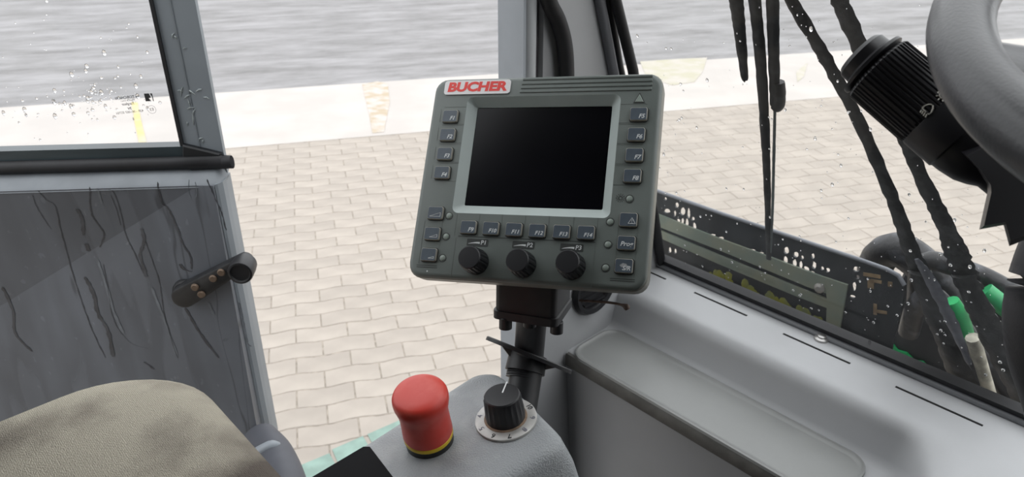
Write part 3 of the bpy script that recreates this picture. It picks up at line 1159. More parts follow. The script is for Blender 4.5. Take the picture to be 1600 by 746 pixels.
p0, p1 = [cinv @ onplane(*q, CP + CN * 0.029, CN) for q in ((785, 614), (792, 597))]
d_ = (p1 - p0)
s_ = Vector((-d_.y, d_.x, 0)).normalized() * 0.0006
mk('pointer_line', *prism([((p0 + s_).x - kx, (p0 + s_).y - ky), ((p0 - s_).x - kx, (p0 - s_).y - ky), ((p1 - s_).x - kx, (p1 - s_).y - ky), ((p1 + s_).x - kx, (p1 + s_).y - ky)], 0.0287, 0.0291), m_white, rs)
m_dig = M('dial_ink', (0.02, 0.022, 0.024), 0.6, var=0)
m_dig2 = M('dial_ink_faded', (0.20, 0.20, 0.24), 0.6, var=0)
for (ch, px, py, mt) in (('10', 825, 637, m_dig), ('9', 831, 653, m_dig2), ('8', 819, 671, m_dig2), ('7', 796, 682, m_dig), ('6', 771, 681, m_dig), ('5', 755, 669, m_dig2), ('4', 752, 651, m_dig2)):
    p = cinv @ onplane(px, py, CP + CN * 0.003, CN)
    v2 = Vector((p.x - kx, p.y - ky))
    an = math.atan2(v2.y, v2.x)
    rad = 0.0232
    link('dial_digit', text_me(ch, 0.0068, mt, 0, 0.0001), rs, None, T(rad * math.cos(an), rad * math.sin(an), 0.0030, an - R(90)))

# ================================================================== terminal
TL, TR, BR, BL = at(682.3, 123.8, 0.7235), at(1036, 113.5, 0.7235 * 0.90144822), at(1008.1, 455.1, 0.7235 * 0.84359696), at(635.6, 430.3, 0.7235 * 0.94214874)
MW, MH = 0.22, 0.1967
mx = (TR - TL).normalized()
mn = mx.cross(TL - BL).normalized()
MC = (TL + TR + BR + BL) / 4
mmw = frame(MC, mx, mn)
minv = mmw.inverted()


def ml(px, py, z=0.0):
    p = minv @ onplane(px, py, MC + mn * z, mn)
    return p.x, p.y


m_term = M('terminal_green_grey', (0.132, 0.152, 0.141), 0.42, var=0.07, scale=14, bump=0.06, bscale=900, rvar=0.06)
m_term_lit = M('terminal_side_lit', (0.23, 0.228, 0.20), 0.45, var=0.08, scale=14)  # paler and beige: windscreen light on the side put into the colour
m_bezel = M('screen_bezel_grey', (0.36, 0.41, 0.395), 0.42, var=0.05)
m_mark = M('legend_white', (0.58, 0.60, 0.60), 0.5, var=0)
m_screen = M('screen_black', (0.0025, 0.0025, 0.004), 0.2, var=0.3, scale=9, spec=0.22)
term = empty('control_terminal', mmw, 'green-grey control terminal with black screen, keys and three knobs', 'terminal')


def quad_rr(px4, z, r, n=5):
    """rounded quad from four photo corners (TL,TR,BR,BL) on the terminal plane"""
    c = [ml(*p, z) for p in px4]
    tl, tr, br, bl = c
    w = ((tr[0] - tl[0]) + (br[0] - bl[0])) / 2
    h = ((tl[1] - bl[1]) + (tr[1] - br[1])) / 2
    return rr(w, h, r, n, sum(q[0] for q in c) / 4, sum(q[1] for q in c) / 4), w, h


bz_out, bw, bh = quad_rr(((730.6, 152.2), (971, 147), (952.5, 342), (706.4, 332)), 0, 0.006)
sc_in, sw_, sh_ = quad_rr(((746.4, 168.8), (957.6, 165.7), (940.7, 328), (725.5, 321.8)), -0.008, 0.0015)
mk('front_panel', *loops([zl(rr(MW, MH, 0.013), -0.0035), zl(rr(MW - 0.001, MH - 0.001, 0.0125), -0.0014), zl(rr(MW - 0.004, MH - 0.004, 0.012), -0.0002), zl(rr(MW - 0.008, MH - 0.008, 0.011), 0.0), zl(bz_out, 0.0)], False, False), m_term, term, 40)
mk('screen_bezel', *loops([zl(bz_out, 0.0), zl(sc_in, -0.008), zl(sc_in, -0.0092)], False, False), m_bezel, term, 30)
mk('screen', *loops([zl(sc_in, -0.0100), zl(sc_in, -0.0088)], True, True), m_screen, term)
def hs(d, z):
    return zl(rr(MW - 2 * d, MH - 2 * d, 0.013 - d * 0.2), z)
mk('housing', *loops([hs(0.0, -0.0035), hs(-0.0008, -0.0045), hs(-0.0006, -0.018), hs(0.001, -0.0185), hs(0.001, -0.0200), hs(-0.0002, -0.0205), hs(0.002, -0.034), hs(0.006, -0.041), hs(0.014, -0.043)], False, True), m_term_lit, term, 35)

# logo badge
lg, lw_, lh_ = quad_rr(((696.7, 127.5), (799.3, 125), (796.8, 147.1), (694.2, 148.4)), 0, 0.003)
badge = mk('logo_badge', *loops([zl(lg, 0.0), zl(lg, 0.0012)], False, True), M('badge_white', (0.72, 0.70, 0.70), 0.35, var=0.04), term)
cx_, cy_ = sum(p[0] for p in lg) / len(lg), sum(p[1] for p in lg) / len(lg)
lt = text_me('BUCHER', 0.0128, M('badge_red', (0.72, 0.035, 0.025), 0.4, var=0.05), 0.10, 0.00062, 0.0001)
wx = max(q.co.x for q in lt.vertices) - min(q.co.x for q in lt.vertices)
lt.transform(Matrix.Diagonal((lw_ * 0.90 / wx, 1.0, 1, 1)))
link('logo_lettering', lt, badge, None, T(cx_ - 0.0005, cy_, 0.00125))
# ridges across the top
for (pa, pb) in (((817, 125), (1020.3, 117.8)), ((815.4, 131), (1020, 125.5)), ((813.9, 137), (1019.8, 132.5)), ((812.3, 143), (1018.8, 139.8))):
    (x0, y0), (x1, y1) = ml(*pa), ml(*pb)
    y = (y0 + y1) / 2
    mk('ridge', *loops([zl(rr(x1 - x0, 0.0028, 0.0008, 3, (x0 + x1) / 2, y), 0), zl(rr(x1 - x0 - 0.001, 0.0016, 0.0006, 3, (x0 + x1) / 2, y), 0.0008)], False, True), m_term, term)

# keys
m_key = M('key_slate', (0.070, 0.090, 0.112), 0.38, var=0.12, scale=60)
m_keyside = M('key_side', (0.30, 0.29, 0.25), 0.45, var=0.15, scale=80)
m_gap = M('key_gap', (0.018, 0.019, 0.018), 0.7, var=0)
KW, KH = 0.0152, 0.0122
kl = [zl(rr(KW + 0.0014, KH + 0.0016, 0.0022, 3), 0.00005), zl(rr(KW + 0.0014, KH + 0.0016, 0.0022, 3), 0.0003), zl(rr(KW, KH, 0.0017, 3), 0.0003), zl(rr(KW - 0.0002, KH - 0.0002, 0.0016, 3), 0.0028),
      zl(rr(KW - 0.0010, KH - 0.0010, 0.0014, 3), 0.0033), zl(rr(KW - 0.0014, KH - 0.0014, 0.0012, 3), 0.0033)]
kv, kf = loops(kl, False, True)
kids = []
nn = len(kl[0])
for i, q in enumerate(kf):
    ring = i // nn
    kids.append(2 if ring <= 1 else (1 if ring in (2, 3) else 0))
key_proto = None
legends = {}


def add_key(px, py, text=None, size=0.0052, sx=1.0, ox=0.0026, oy=-0.0024):
    global key_proto
    x, y = ml(px, py, 0.0033)
    if key_proto is None:
        key_proto = mk('function_key', kv, kf, [m_key, m_keyside, m_gap], term, 30, T(x, y), kids)
        k = key_proto
    else:
        k = key_proto.copy()
        COL.objects.link(k)
        k.parent = term
        k.matrix_local = T(x, y)
    if text:
        me = text_me(text, size, m_mark, 0.25, 0.00012, 0.00008, sx=sx)
        link('key_legend', me, k, None, T(ox, oy, 0.0034))
    return k


for (s, px, py) in (('F1', 702.8, 181.2), ('F2', 698.5, 210), ('F3', 694.2, 239.8), ('F4', 689.8, 269.3), ('F5', 997.6, 177.7), ('F6', 993.8, 209.5), ('F7', 990.8, 241.6), ('F8', 987.7, 274.4),
                    ('F9', 731.1, 354.9), ('F10', 766.2, 356.7), ('F11', 802.1, 358.5), ('F12', 838.7, 360.3), ('F13', 876.8, 362), ('F14', 915.1, 363.4)):
    add_key(px, py, s, 0.0054 if len(s) == 2 else 0.0050, 1.0, 0.0028 if len(s) == 2 else 0.0020)
k = add_key(978.1, 379.5, 'Prog', 0.0056, 1.0, 0.0004, -0.0012)
k = add_key(974.5, 415.5, 'S/R', 0.0052, 1.0, 0.0022, -0.0022)
m_worn = M('worn_mark', (0.30, 0.31, 0.31), 0.5, var=0.3, scale=300)
mk('worn_patch', *prism([(-0.0036, 0.0004), (-0.001, 0.0022), (0.0022, 0.0016), (0.0034, -0.0004), (0.001, -0.0012), (-0.002, -0.0014)], 0.0033, 0.00338), m_worn, k)


def outline(name, pts, parent, mw, r=0.00022, mat=None, closed=True):
    p3 = [(p[0], p[1], 0) for p in pts]
    if closed:
        p3 = p3 + [p3[0]]
    parts = [tube([p3[i], p3[i + 1]], r, 5) for i in range(len(p3) - 1)]
    return mk(name, *merge(*parts), mat or m_mark, parent, None, mw)


k = add_key(981.5, 343.2)
outline('key_legend', [(0.0002, -0.0036), (0.0064, -0.0036), (0.0033, 0.0016)], k, T(0, 0, 0.0034), 0.00026)
mk('key_legend', *merge(boxm(0.0031, 0.0035, -0.0020, 0.0, 0.0033, 0.0035), boxm(0.0031, 0.0035, -0.0029, -0.0025, 0.0033, 0.0035)), m_mark, k)
for (px, py, w) in ((679.7, 332.5, 0.0105), (674.6, 364.9, 0.0075), (669.2, 397.7, 0.0052)):
    k = add_key(px, py)
    x1 = 0.0056
    outline('key_legend', [(x1 - w, -0.0036), (x1, -0.0036), (x1, -0.0036 + 0.36 * w), (x1 - w * 0.98, -0.0033)], k, T(0, 0, 0.0034), 0.00022)
# lamps
m_led = M('lamp_lens', (0.25, 0.29, 0.26), 0.25, var=0.1)
m_ledr = M('lamp_rim', (0.035, 0.038, 0.036), 0.5, var=0)
for (px, py) in ((701.8, 337.6), (697, 370), (691.6, 403.6), (983.7, 311.1), (953.4, 347.1), (950, 382.5), (946.3, 418.8)):
    x, y = ml(px, py)
    led = mk('indicator_lamp', *lathe([(0.0031, 0.00005), (0.0031, 0.0003), (0.0026, 0.0003), (0.0024, 0.0009), (0.0014, 0.0013)], 18), [m_led], term, 40, T(x, y))
    mk('lamp_rim', *lathe([(0.0037, 0.00004), (0.0037, 0.00035), (0.0030, 0.00035)], 18, cap1=False), m_ledr, led)
# triangle lamp
x, y = ml(999.2, 154)
mk('triangle_lamp', *merge(prism([(-0.0052, -0.0044), (0.0052, -0.0044), (0, 0.0056)], 0.00005, 0.0004)), m_ledr, term, None, T(x, y))
mk('triangle_lens', *prism([(-0.0040, -0.0037), (0.0040, -0.0037), (0, 0.0040)], 0.0003, 0.0010, 0.0004), m_led, term, None, T(x, y))
# sun symbol
x, y = ml(969.4, 309.7)
parts = []
for k_ in range(12):
    a = R(30 * k_)
    for (ra, rb) in ((0.0012, 0.0022), (0.0027, 0.0040)):
        parts.append(tube([(ra * math.cos(a), ra * math.sin(a), 0.0001), (rb * math.cos(a), rb * math.sin(a), 0.0001)], 0.0002, 5))
mk('sun_symbol', *merge(*parts), M('symbol_dark', (0.03, 0.032, 0.03), 0.6, var=0), term, None, T(x, y))
# potentiometer knobs and labels
kp = [(0.0118, 0.0), (0.0118, 0.002), (0.0116, 0.003), (0.0108, 0.016), (0.0104, 0.0185), (0.0096, 0.0195), (0.006, 0.0196)]
knob_me = None
for (s, px, py, lx, ly) in (('P1', 744.5, 409.5, 746.1, 379.4), ('P2', 818, 414, 817.7, 383.2), ('P3', 894.5, 416.5, 893.4, 387.3)):
    x, y = ml(px, py)
    if knob_me is None:
        kb = mk('potentiometer_knob', *lathe(kp, 72, 18, 0.0007, (2, 3)), m_black, term, 25, T(x, y))
        knob_me = kb.data
    else:
        kb = link('potentiometer_knob', knob_me, term, None, T(x, y))
    x, y = ml(lx, ly)
    lb_ = mk('knob_label', *loops([zl(rr(0.0205, 0.0066, 0.0008, 3), 0.00005), zl(rr(0.0205, 0.0066, 0.0008, 3), 0.0003)], False, True), M('label_inset', (0.030, 0.034, 0.032), 0.5, var=0.05), term, None, T(x, y))
    link('label_lettering', text_me(s, 0.0056, m_mark, 0.1, 0.0001, 0.00005), lb_, None, T(0.0060, 0, 0.0004))
    wd = []
    for k_ in range(9):
        t = k_ / 8
        wd.append((-0.0088 + 0.0112 * t, -0.0012 + 0.0018 * math.sin(t * 1.7)))
    lo_ = [(p[0], p[1] - 0.0002 - 0.0016 * i / 8) for i, p in enumerate(wd)]
    mk('label_wedge', *prism(wd + lo_[::-1], 0.0003, 0.0004), m_mark, lb_)
# embossed outlines round the key fields
m_line = M('embossed_line', (0.12, 0.135, 0.125), 0.4, var=0)
m_lined = M('embossed_groove', (0.035, 0.040, 0.037), 0.5, var=0)
for (px, py, side) in ((702.8, 181.2, 1), (698.5, 210, 1), (694.2, 239.8, 1), (689.8, 269.3, 1), (997.6, 177.7, -1), (993.8, 209.5, -1), (990.8, 241.6, -1), (987.7, 274.4, -1)):
    x, y = ml(px, py)
    xb = min(p[0] for p in bz_out) if side > 0 else max(p[0] for p in bz_out)
    x0 = x - side * 0.0098
    for dy in (0.0092, -0.0086):
        mk('key_field_line', *boxm(min(x0 + side * 0.003, xb), max(x0 + side * 0.003, xb), y + dy - 0.00022, y + dy + 0.00022, 0, 0.00018), m_line, term)
    mk('key_field_line', *boxm(x0 - 0.0002, x0 + 0.0002, y - 0.0062, y + 0.0068, 0, 0.00018), m_line, term)
for px in (713, 748.5, 784, 820.3, 857.8, 896.5, 934):
    x, y = ml(px, 346)
    yb = min(p[1] for p in bz_out)
    mk('key_field_line', *boxm(x - 0.0002, x + 0.0002, y - 0.014, yb, 0, 0.00018), m_line, term)
for (pa, pb) in (((716, 369), (930, 379)), ((651, 414), (683, 416)), ((651, 417), (683, 419)), ((953, 435), (992, 438)), ((953, 438), (992, 441))):
    (x0, y0), (x1, y1) = ml(*pa), ml(*pb)
    mk('key_field_line', *boxm(x0, x1, (y0 + y1) / 2 - 0.0003, (y0 + y1) / 2 + 0.0003, 0, 0.00018), m_lined, term)
for (pa, pb) in (((663, 345), (655, 412)), ((691, 345), (683, 412)), ((712, 372), (705, 432)), ((930, 380), (924, 450)), ((968, 352), (958, 428)), ((998, 352), (990, 430))):
    (x0, y0), (x1, y1) = ml(*pa), ml(*pb)
    x = (x0 + x1) / 2
    mk('key_field_line', *boxm(x - 0.0002, x + 0.0002, y1, y0, 0, 0.00018), m_line, term)
x, y = ml(667.5, 424)
mk('tiny_mark', *lathe([(0.0008, 0.0), (0.0008, 0.0002)], 10), m_mark, term, None, T(x, y))
# tag of tape hanging under the corner
p_ = [minv @ at(905, 470, 0.655), minv @ at(950, 473, 0.645), minv @ at(975, 478, 0.638), minv @ at(981, 484, 0.637)]
mk('loose_cable_end', *tube(spline(p_, 4), [0.0012] * 8 + [0.002, 0.003, 0.003, 0.0025, 0.0022], 8), M('brown_cable', (0.11, 0.075, 0.06), 0.6, var=0.3, scale=80), term, 60)

# ================================================================== terminal stand
m_stand = M('stand_black', (0.016, 0.016, 0.018), 0.48, var=0.2, scale=30, col2=(0.035, 0.034, 0.036), lo=0.5, hi=0.8)
q0, q1 = at(812, 650, 0.735), at(829, 545, 0.755)
stand = empty('terminal_stand', Matrix.Translation((q0.x, q0.y, q0.z - 0.02)), 'black pivoting post with winged collar carrying the terminal', 'stand')
sinv = Matrix.Translation((q0.x, q0.y, q0.z - 0.02)).inverted()
axis = (q1 - q0).normalized()


def sw_tube(name, a, b, ra, rb=None, seg=24):
    return mk(name, *[[sinv @ p for p in q] if i == 0 else q for i, q in enumerate(tube([Vector(a), Vector(b)], [ra, rb or ra], seg))], m_stand, stand, 40)


def tubew(a, b, ra, rb=None, seg=24):
    v, f = tube([a, b], [ra, rb or ra], seg)
    return [sinv @ Vector(p) for p in v], f


mk('lower_tube', *tubew(q0 - axis * 0.12, at(823, 577, 0.748), 0.0165), m_stand, stand, 40)
thr = merge(*[tubew(at(817.5, 592, 0.746) + axis * (0.0022 * k), at(817.5, 592, 0.746) + axis * (0.0022 * k + 0.0016), 0.0182, 0.0174) for k in range(5)])
mk('screw_thread', *thr, m_stand, stand, 40)
mk('collar', *tubew(at(820, 582, 0.747), at(825, 556, 0.752), 0.0205, 0.0198), m_stand, stand, 40)
wing = []
wc = at(826.5, 555, 0.752)
wx_ = (at(893, 582, 0.752) - at(760, 528, 0.752))
wlen = wx_.length / 2
wz = (axis - FW * 0.16).normalized()
wz = wz - wx_ * (wz.dot(wx_) / wx_.dot(wx_))
wfr = sinv @ frame(wc, wx_, wz)
wo = []
for k in range(40):
    a = 2 * math.pi * k / 40
    c, s = math.cos(a), math.sin(a)
    wo.append((wlen * math.copysign(abs(c) ** 1.0, c), 0.030 * math.copysign(abs(s) ** 0.95, s)))
mk('collar_wing', *prism(wo, -0.0022, 0.0022, 0.001), m_stand, stand, 30, wfr)
for sg in (-1, 1):
    mk('wing_gusset', *merge(prism([(sg * 0.017, -0.001), (sg * 0.031, -0.001), (sg * 0.018, -0.009)], -0.008, 0.008)), M('gusset_grey', (0.11, 0.10, 0.095), 0.5, var=0.2, scale=60), stand, None,  # gussets lighter than the rest of the stand
       wfr @ Matrix.Rotation(R(90), 4, 'X'))
mk('upper_tube', *tubew(at(826, 562, 0.752), at(832, 480, 0.715), 0.0152), m_stand, stand, 40)
bfr = sinv @ frame(at(833.5, 484, 0.712), mx, (at(833.5, 440, 0.700) - at(832, 500, 0.712)))
bo = rr(0.0635, 0.060, 0.006, 4)
mk('mounting_block', *loops([zl(bo, -0.002), zl(bo, 0.006), zl(rr(0.0600, 0.057, 0.006, 4), 0.0065), zl(rr(0.0600, 0.057, 0.006, 4), 0.050)], True, True), m_stand, stand, 30, bfr)
for (px, py) in ((790, 501), (870, 508), (828, 498)):
    p = sinv @ at(px, py, 0.697)
    mk('cap_screw', *lathe([(0.0062, -0.008), (0.0062, 0.003), (0.0055, 0.004)], 16), m_black, stand, 30, Matrix.Translation(p) @ bfr.to_3x3().to_4x4())

# ================================================================== steering wheel, column, stalk
WC = C0 + Vector((0.4086, 0.2986, -0.0484))
tl_, az_ = 0.318, R(46.6 + 1.4 + 4.95)
fd = Vector((math.sin(az_), math.cos(az_), 0))
wnm = Z * math.cos(tl_) - fd * math.sin(tl_)
wmw = frame(WC, -L, wnm)
winv = wmw.inverted()
wheel = empty('steering_wheel', wmw, 'thick dark grey steering wheel rim with worn sheen', 'steering wheel')
m_rim = M('rim_vinyl', (0.052, 0.053, 0.057), 0.36, col2=(0.078, 0.077, 0.084), scale=14, lo=0.4, hi=0.75, bump=0.1, bscale=500, rvar=0.06)
tv, tf = [], []
NS1, NS2 = 120, 24
for i in range(NS1):
    a = 2 * math.pi * i / NS1
    for k in range(NS2):
        b = 2 * math.pi * k / NS2
        rr_ = 0.2 + 0.0158 * math.cos(b)
        tv.append((rr_ * math.cos(a), rr_ * math.sin(a), 0.0158 * math.sin(b)))
for i in range(NS1):
    for k in range(NS2):
        tf.append((i * NS2 + k, ((i + 1) % NS1) * NS2 + k, ((i + 1) % NS1) * NS2 + (k + 1) % NS2, i * NS2 + (k + 1) % NS2))
mk('rim', tv, tf, m_rim, wheel, 180)
mk('hub', *lathe([(0.045, -0.055), (0.05, -0.045), (0.05, -0.028), (0.044, -0.02), (0.02, -0.017)], 32), m_rim, wheel, 40)
# spoke directions: one meets the rim where the photo shows it
best = min(range(720), key=lambda k: abs(proj(wmw @ Vector((0.2 * math.cos(R(k / 2)), 0.2 * math.sin(R(k / 2)), 0)))[0] - 1524) + abs(proj(wmw @ Vector((0.2 * math.cos(R(k / 2)), 0.2 * math.sin(R(k / 2)), 0)))[1] - 124)
           if (wmw @ Vector((0.2 * math.cos(R(k / 2)), 0.2 * math.sin(R(k / 2)), 0)) - C0).dot(FW) > 0.1 else 1e9)
for da in (0, 120, 240):
    a = R(best / 2 + da)
    c, s = math.cos(a), math.sin(a)
    pts = [(0.04 * c, 0.04 * s, -0.035), (0.10 * c, 0.10 * s, -0.028), (0.15 * c, 0.15 * s, -0.012), (0.185 * c, 0.185 * s, -0.003), (0.2 * c, 0.2 * s, 0.0)]
    mk('spoke', *tube(spline(pts, 5), [0.022] * 10 + [0.023 + 0.0012 * k for k in range(11)], 16, 0.42, (0, 0, 1)), m_rim, wheel, 60)

colu = empty('steering_column', Matrix.Translation(WC - wnm * 0.5), 'dark steering column shroud with jagged lower edge under the wheel', 'steering column')
coinv = colu.matrix_basis.inverted()
shp = [(1500, 236), (1525, 262), (1542, 287), (1543, 300), (1530, 359), (1568, 352), (1577, 385), (1604, 374), (1640, 400), (1760, 400), (1760, 230), (1640, 190), (1560, 205)]
front = [coinv @ at(x, y, 0.430) for x, y in shp]
midp = [coinv @ at(x + 4, y - 2, 0.445) for x, y in shp]
cen = sum((coinv @ at(x, y, 0.50) for x, y in shp), Vector()) / len(shp)
back = [(coinv @ at(x, y, 0.500)).lerp(cen, 0.12) for x, y in shp]
f2 = [p.lerp(sum(front, Vector()) / len(front), 0.14) - (ray(1600, 300) * 0.012) for p in front]
mk('shroud', *loops([back, midp, front, f2], True, True), M('shroud_black', (0.013, 0.0125, 0.015), 0.38, var=0.15), colu, 30)
ct = [coinv @ p for p in (at(1690, 360, 0.50), at(1668, 430, 0.50), at(1652, 500, 0.505), at(1650, 560, 0.51), at(1668, 640, 0.53), at(1690, 760, 0.56))]
mk('column_boot', *tube(spline(ct, 6), [0.030 + 0.003 * math.sin(k * 0.2) for k in range(31)], 20), m_soft, colu, 60)

s_tip, s_base = at(1352, 92, 0.468), at(1534, 246, 0.440)
sax = (s_base - s_tip).normalized()
slen = (s_base - s_tip).length
smw = frame(s_tip, RT, sax)
stalk = empty('light_switch_stalk', smw, 'black ribbed light switch stalk with lamp symbols behind the wheel', 'stalk')
m_stalk = M('stalk_black', (0.012, 0.0115, 0.014), 0.40, var=0.15)
u = slen / 0.1
mk('end_cap', *lathe([(0.010, -0.006), (0.0145, -0.0055), (0.0165, -0.003), (0.0168, 0.003), (0.0185, 0.004), (0.0218, 0.005), (0.0220, 0.007), (0.0205, 0.008), (0.0190, 0.009)], 48), m_stalk, stalk, 35)
mk('ribbed_grip', *lathe([(0.0195, 0.0085), (0.0212, 0.0100), (0.0222, 0.0112), (0.0222, 0.052), (0.0216, 0.054)], 192, 48, 0.0009, (1, 3)), m_stalk, stalk, 25)
mk('barrel', *lathe([(0.0214, 0.0530), (0.0222, 0.0545), (0.0222, 0.0745), (0.0212, 0.0755), (0.0210, 0.080), (0.0195, 0.090), (0.0165, 0.097), (0.0135, 0.102), (0.0132, 0.115)], 48), m_stalk, stalk, 30)
m_icon = M('icon_cream', (0.62, 0.60, 0.53), 0.5, var=0)


def stalk_pt(px, py):
    """photo pixel on the stalk barrel (cylinder of radius 0.0225)"""
    o = smw.inverted() @ C0
    d = (smw.inverted().to_3x3() @ ray(px, py))
    a = d.x * d.x + d.y * d.y
    b = 2 * (o.x * d.x + o.y * d.y)
    c = o.x * o.x + o.y * o.y - 0.0225 ** 2
    disc = max(0.0, b * b - 4 * a * c)
    return o + d * ((-b - math.sqrt(disc)) / (2 * a))


def icon(name, strokes, r=0.00045):
    mk(name, *merge(*[tube([stalk_pt(*p) for p in s], r, 5) for s in strokes if len(s) > 1]), m_icon, stalk)


hx = lambda x, y: (1410 + x / 9.325, 120 + y / 9.325)
icon('headlamp_symbol', [[hx(285, 460), hx(320, 425), hx(370, 405), hx(420, 403), hx(447, 425), hx(445, 465), hx(420, 520), hx(385, 548), hx(335, 505), hx(285, 460)],
                         [hx(280, 485), hx(262, 525)], [hx(308, 500), hx(285, 545)], [hx(335, 520), hx(308, 570)], [hx(360, 545), hx(335, 592)]])
arc = [hx(590 + 52 * math.cos(R(a)), 265 + 52 * math.sin(R(a))) for a in range(-60, 241, 20)]
icon('lamp_symbol', [arc, [hx(510, 235), hx(545, 200), hx(578, 222), hx(540, 258), hx(510, 235)], [hx(520, 278), hx(490, 280)], [hx(540, 318), hx(520, 342)], [hx(588, 325), hx(587, 360)]], 0.0004)

# ================================================================== outside the windscreen
def wsp(px, py, off_):                    # photo pixel on a plane parallel to the windscreen, off_ metres outside
    return onplane(px, py, VC(A0, 0, DZ) + NS * off_, NS)


m_wip = M('wiper_black', (0.013, 0.014, 0.015), 0.5, col2=(0.05, 0.052, 0.055), scale=70, lo=0.5, hi=0.8, bump=0.4, bscale=120)


def wiper_bar(pix, wid, off_, thick=0.35, jag=0.12, n=10):
    pts = spline([wsp(x, y, off_) for x, y in pix], n)
    m_ = len(pts)
    w = []
    for i in range(m_):
        t = i / (m_ - 1) * (len(wid) - 1)
        k = min(len(wid) - 2, int(t))
        q = wid[k] * (1 - (t - k)) + wid[k + 1] * (t - k)
        w.append(q * (1 + random.uniform(-jag, jag)))
    return tube(pts, w, 8, thick, NS)


px2m = 1.2 / 1150 / 2
arm1 = empty('windscreen_wiper', Matrix.Translation(wsp(1560, 650, 0.035)), 'black wiper arm ending beside the cream rod outside the windscreen', 'wiper')
i1 = arm1.matrix_basis.inverted()
def lo(vf, inv):
    return [inv @ Vector(p) for p in vf[0]], vf[1]
mk('arm_rod', *lo(wiper_bar([(1085, -280), (1205, -60), (1237, 2), (1290, 92), (1340, 186), (1395, 312), (1425, 395), (1445, 440)], [w_ * px2m for w_ in (15, 15, 15, 17, 16, 17, 22, 30)], 0.045), i1), m_wip, arm1, 60)
mk('arm_head', *lo(wiper_bar([(1438, 425), (1462, 490), (1490, 560), (1530, 655), (1545, 690)], [w_ * px2m for w_ in (26, 30, 32, 34, 34)], 0.040, 0.5), i1), m_wip, arm1, 60)
mk('arm_cover', *lo(wiper_bar([(1432, 405), (1455, 440), (1490, 510), (1515, 570)], [w_ * px2m for w_ in (6, 16, 16, 6)], 0.028, 0.4), i1), M('wiper_grey', (0.11, 0.115, 0.135), 0.45, var=0.2, scale=60), arm1, 60)
arm2 = empty('windscreen_wiper', Matrix.Translation(wsp(1600, 640, 0.035)), 'black wiper arm passing behind the light switch stalk outside the windscreen', 'wiper')
i2 = arm2.matrix_basis.inverted()
mk('arm_rod', *lo(wiper_bar([(1188, -280), (1285, -60), (1312, 2), (1345, 75), (1405, 195), (1440, 278), (1478, 355), (1500, 410), (1515, 450)], [w_ * px2m for w_ in (18, 18, 19, 20, 18, 18, 22, 30, 34)], 0.045), i2), m_wip, arm2, 60)
mk('arm_head', *lo(wiper_bar([(1505, 430), (1534, 490), (1570, 560), (1618, 650), (1640, 700)], [w_ * px2m for w_ in (26, 32, 36, 38, 38)], 0.040, 0.5), i2), m_wip, arm2, 60)
bl1 = empty('windscreen_wiper', Matrix.Translation(wsp(1203, 405, 0.03)), 'long black wiper blade with clip hanging down to the perforated plate', 'wiper')
i3 = bl1.matrix_basis.inverted()
mk('blade_rubber', *lo(wiper_bar([(1146, -280), (1172, -60), (1179, 0), (1188, 90), (1195, 200), (1199, 300), (1201, 405)], [w_ * px2m for w_ in (15, 15, 15, 14, 13, 10, 8)], 0.02, 0.5, 0.08), i3), m_wip, bl1, 60)
mk('blade_spine', *lo(wiper_bar([(1202, -280), (1206, -60), (1207, 0), (1209, 90), (1211, 165)], [w_ * px2m for w_ in (15, 15, 15, 14, 13)], 0.022, 0.5, 0.08), i3), m_wip, bl1, 60)
mk('blade_edge', *lo(wiper_bar([(1211, 160), (1209, 250), (1207, 330), (1204, 395)], [w_ * px2m for w_ in (4, 4, 4, 3)], 0.020, 0.6, 0.1), i3), M('blade_grey', (0.10, 0.12, 0.12), 0.4, var=0.2), bl1, 60)
mk('blade_clip', *lo(wiper_bar([(1216, 128), (1217, 140), (1216, 160), (1212, 170)], [w_ * px2m for w_ in (14, 17, 17, 12)], 0.024, 0.8, 0.05, 4), i3), m_wip, bl1, 60)
bl2 = mk('windscreen_wiper', *wiper_bar([(1112, -280), (1141, -60), (1150, 0), (1157, 60), (1163, 118), (1164, 126)], [w_ * px2m for w_ in (19, 19, 18, 15, 10, 4)], 0.02, 0.5, 0.06), m_wip, None, 60)
tag(bl2, 'short tapered black wiper tip beside the long wiper blade', 'wiper')

# perforated plate standing in front of the screen
PN = F
PP = VC(A0 + 0.075, 0, DZ)
pfr = frame(VC(A0 + 0.075, 0, DZ), -L, -F)     # local x = right, y = up, z = towards the cab
pinv = pfr.inverted()


def pl(px, py, z=0.0):
    p = pinv @ onplane(px, py, PP - F * z, PN)
    return p.x, p.y


outer = [pl(*p) for p in ((985, 283), (1036, 302), (1130, 335), (1250, 375), (1340, 405), (1385, 421), (1404, 431), (1413, 446), (1412, 470), (1398, 530), (1380, 610), (1300, 610), (1100, 560), (985, 500))]
hl = []


def hole(cx, cy, w, h, org, sc):
    x, y = org[0] + cx / sc, org[1] + cy / sc
    w, h = w / sc / 2, h / sc / 2
    pts = []
    for k in range(8):
        a = 2 * math.pi * (k + 0.5) / 8
        j = random.uniform(0.8, 1.15)
        pts.append(pl(x + w * 1.02 * math.cos(a) * j, y + h * 1.02 * math.sin(a) * j))
    bb = (min(p[0] for p in pts), max(p[0] for p in pts), min(p[1] for p in pts), max(p[1] for p in pts))
    for o_ in hl:
        ob = (min(p[0] for p in o_), max(p[0] for p in o_), min(p[1] for p in o_), max(p[1] for p in o_))
        if bb[0] < ob[1] and ob[0] < bb[1] and bb[2] < ob[3] and ob[2] < bb[3]:
            return
    hl.append(pts)


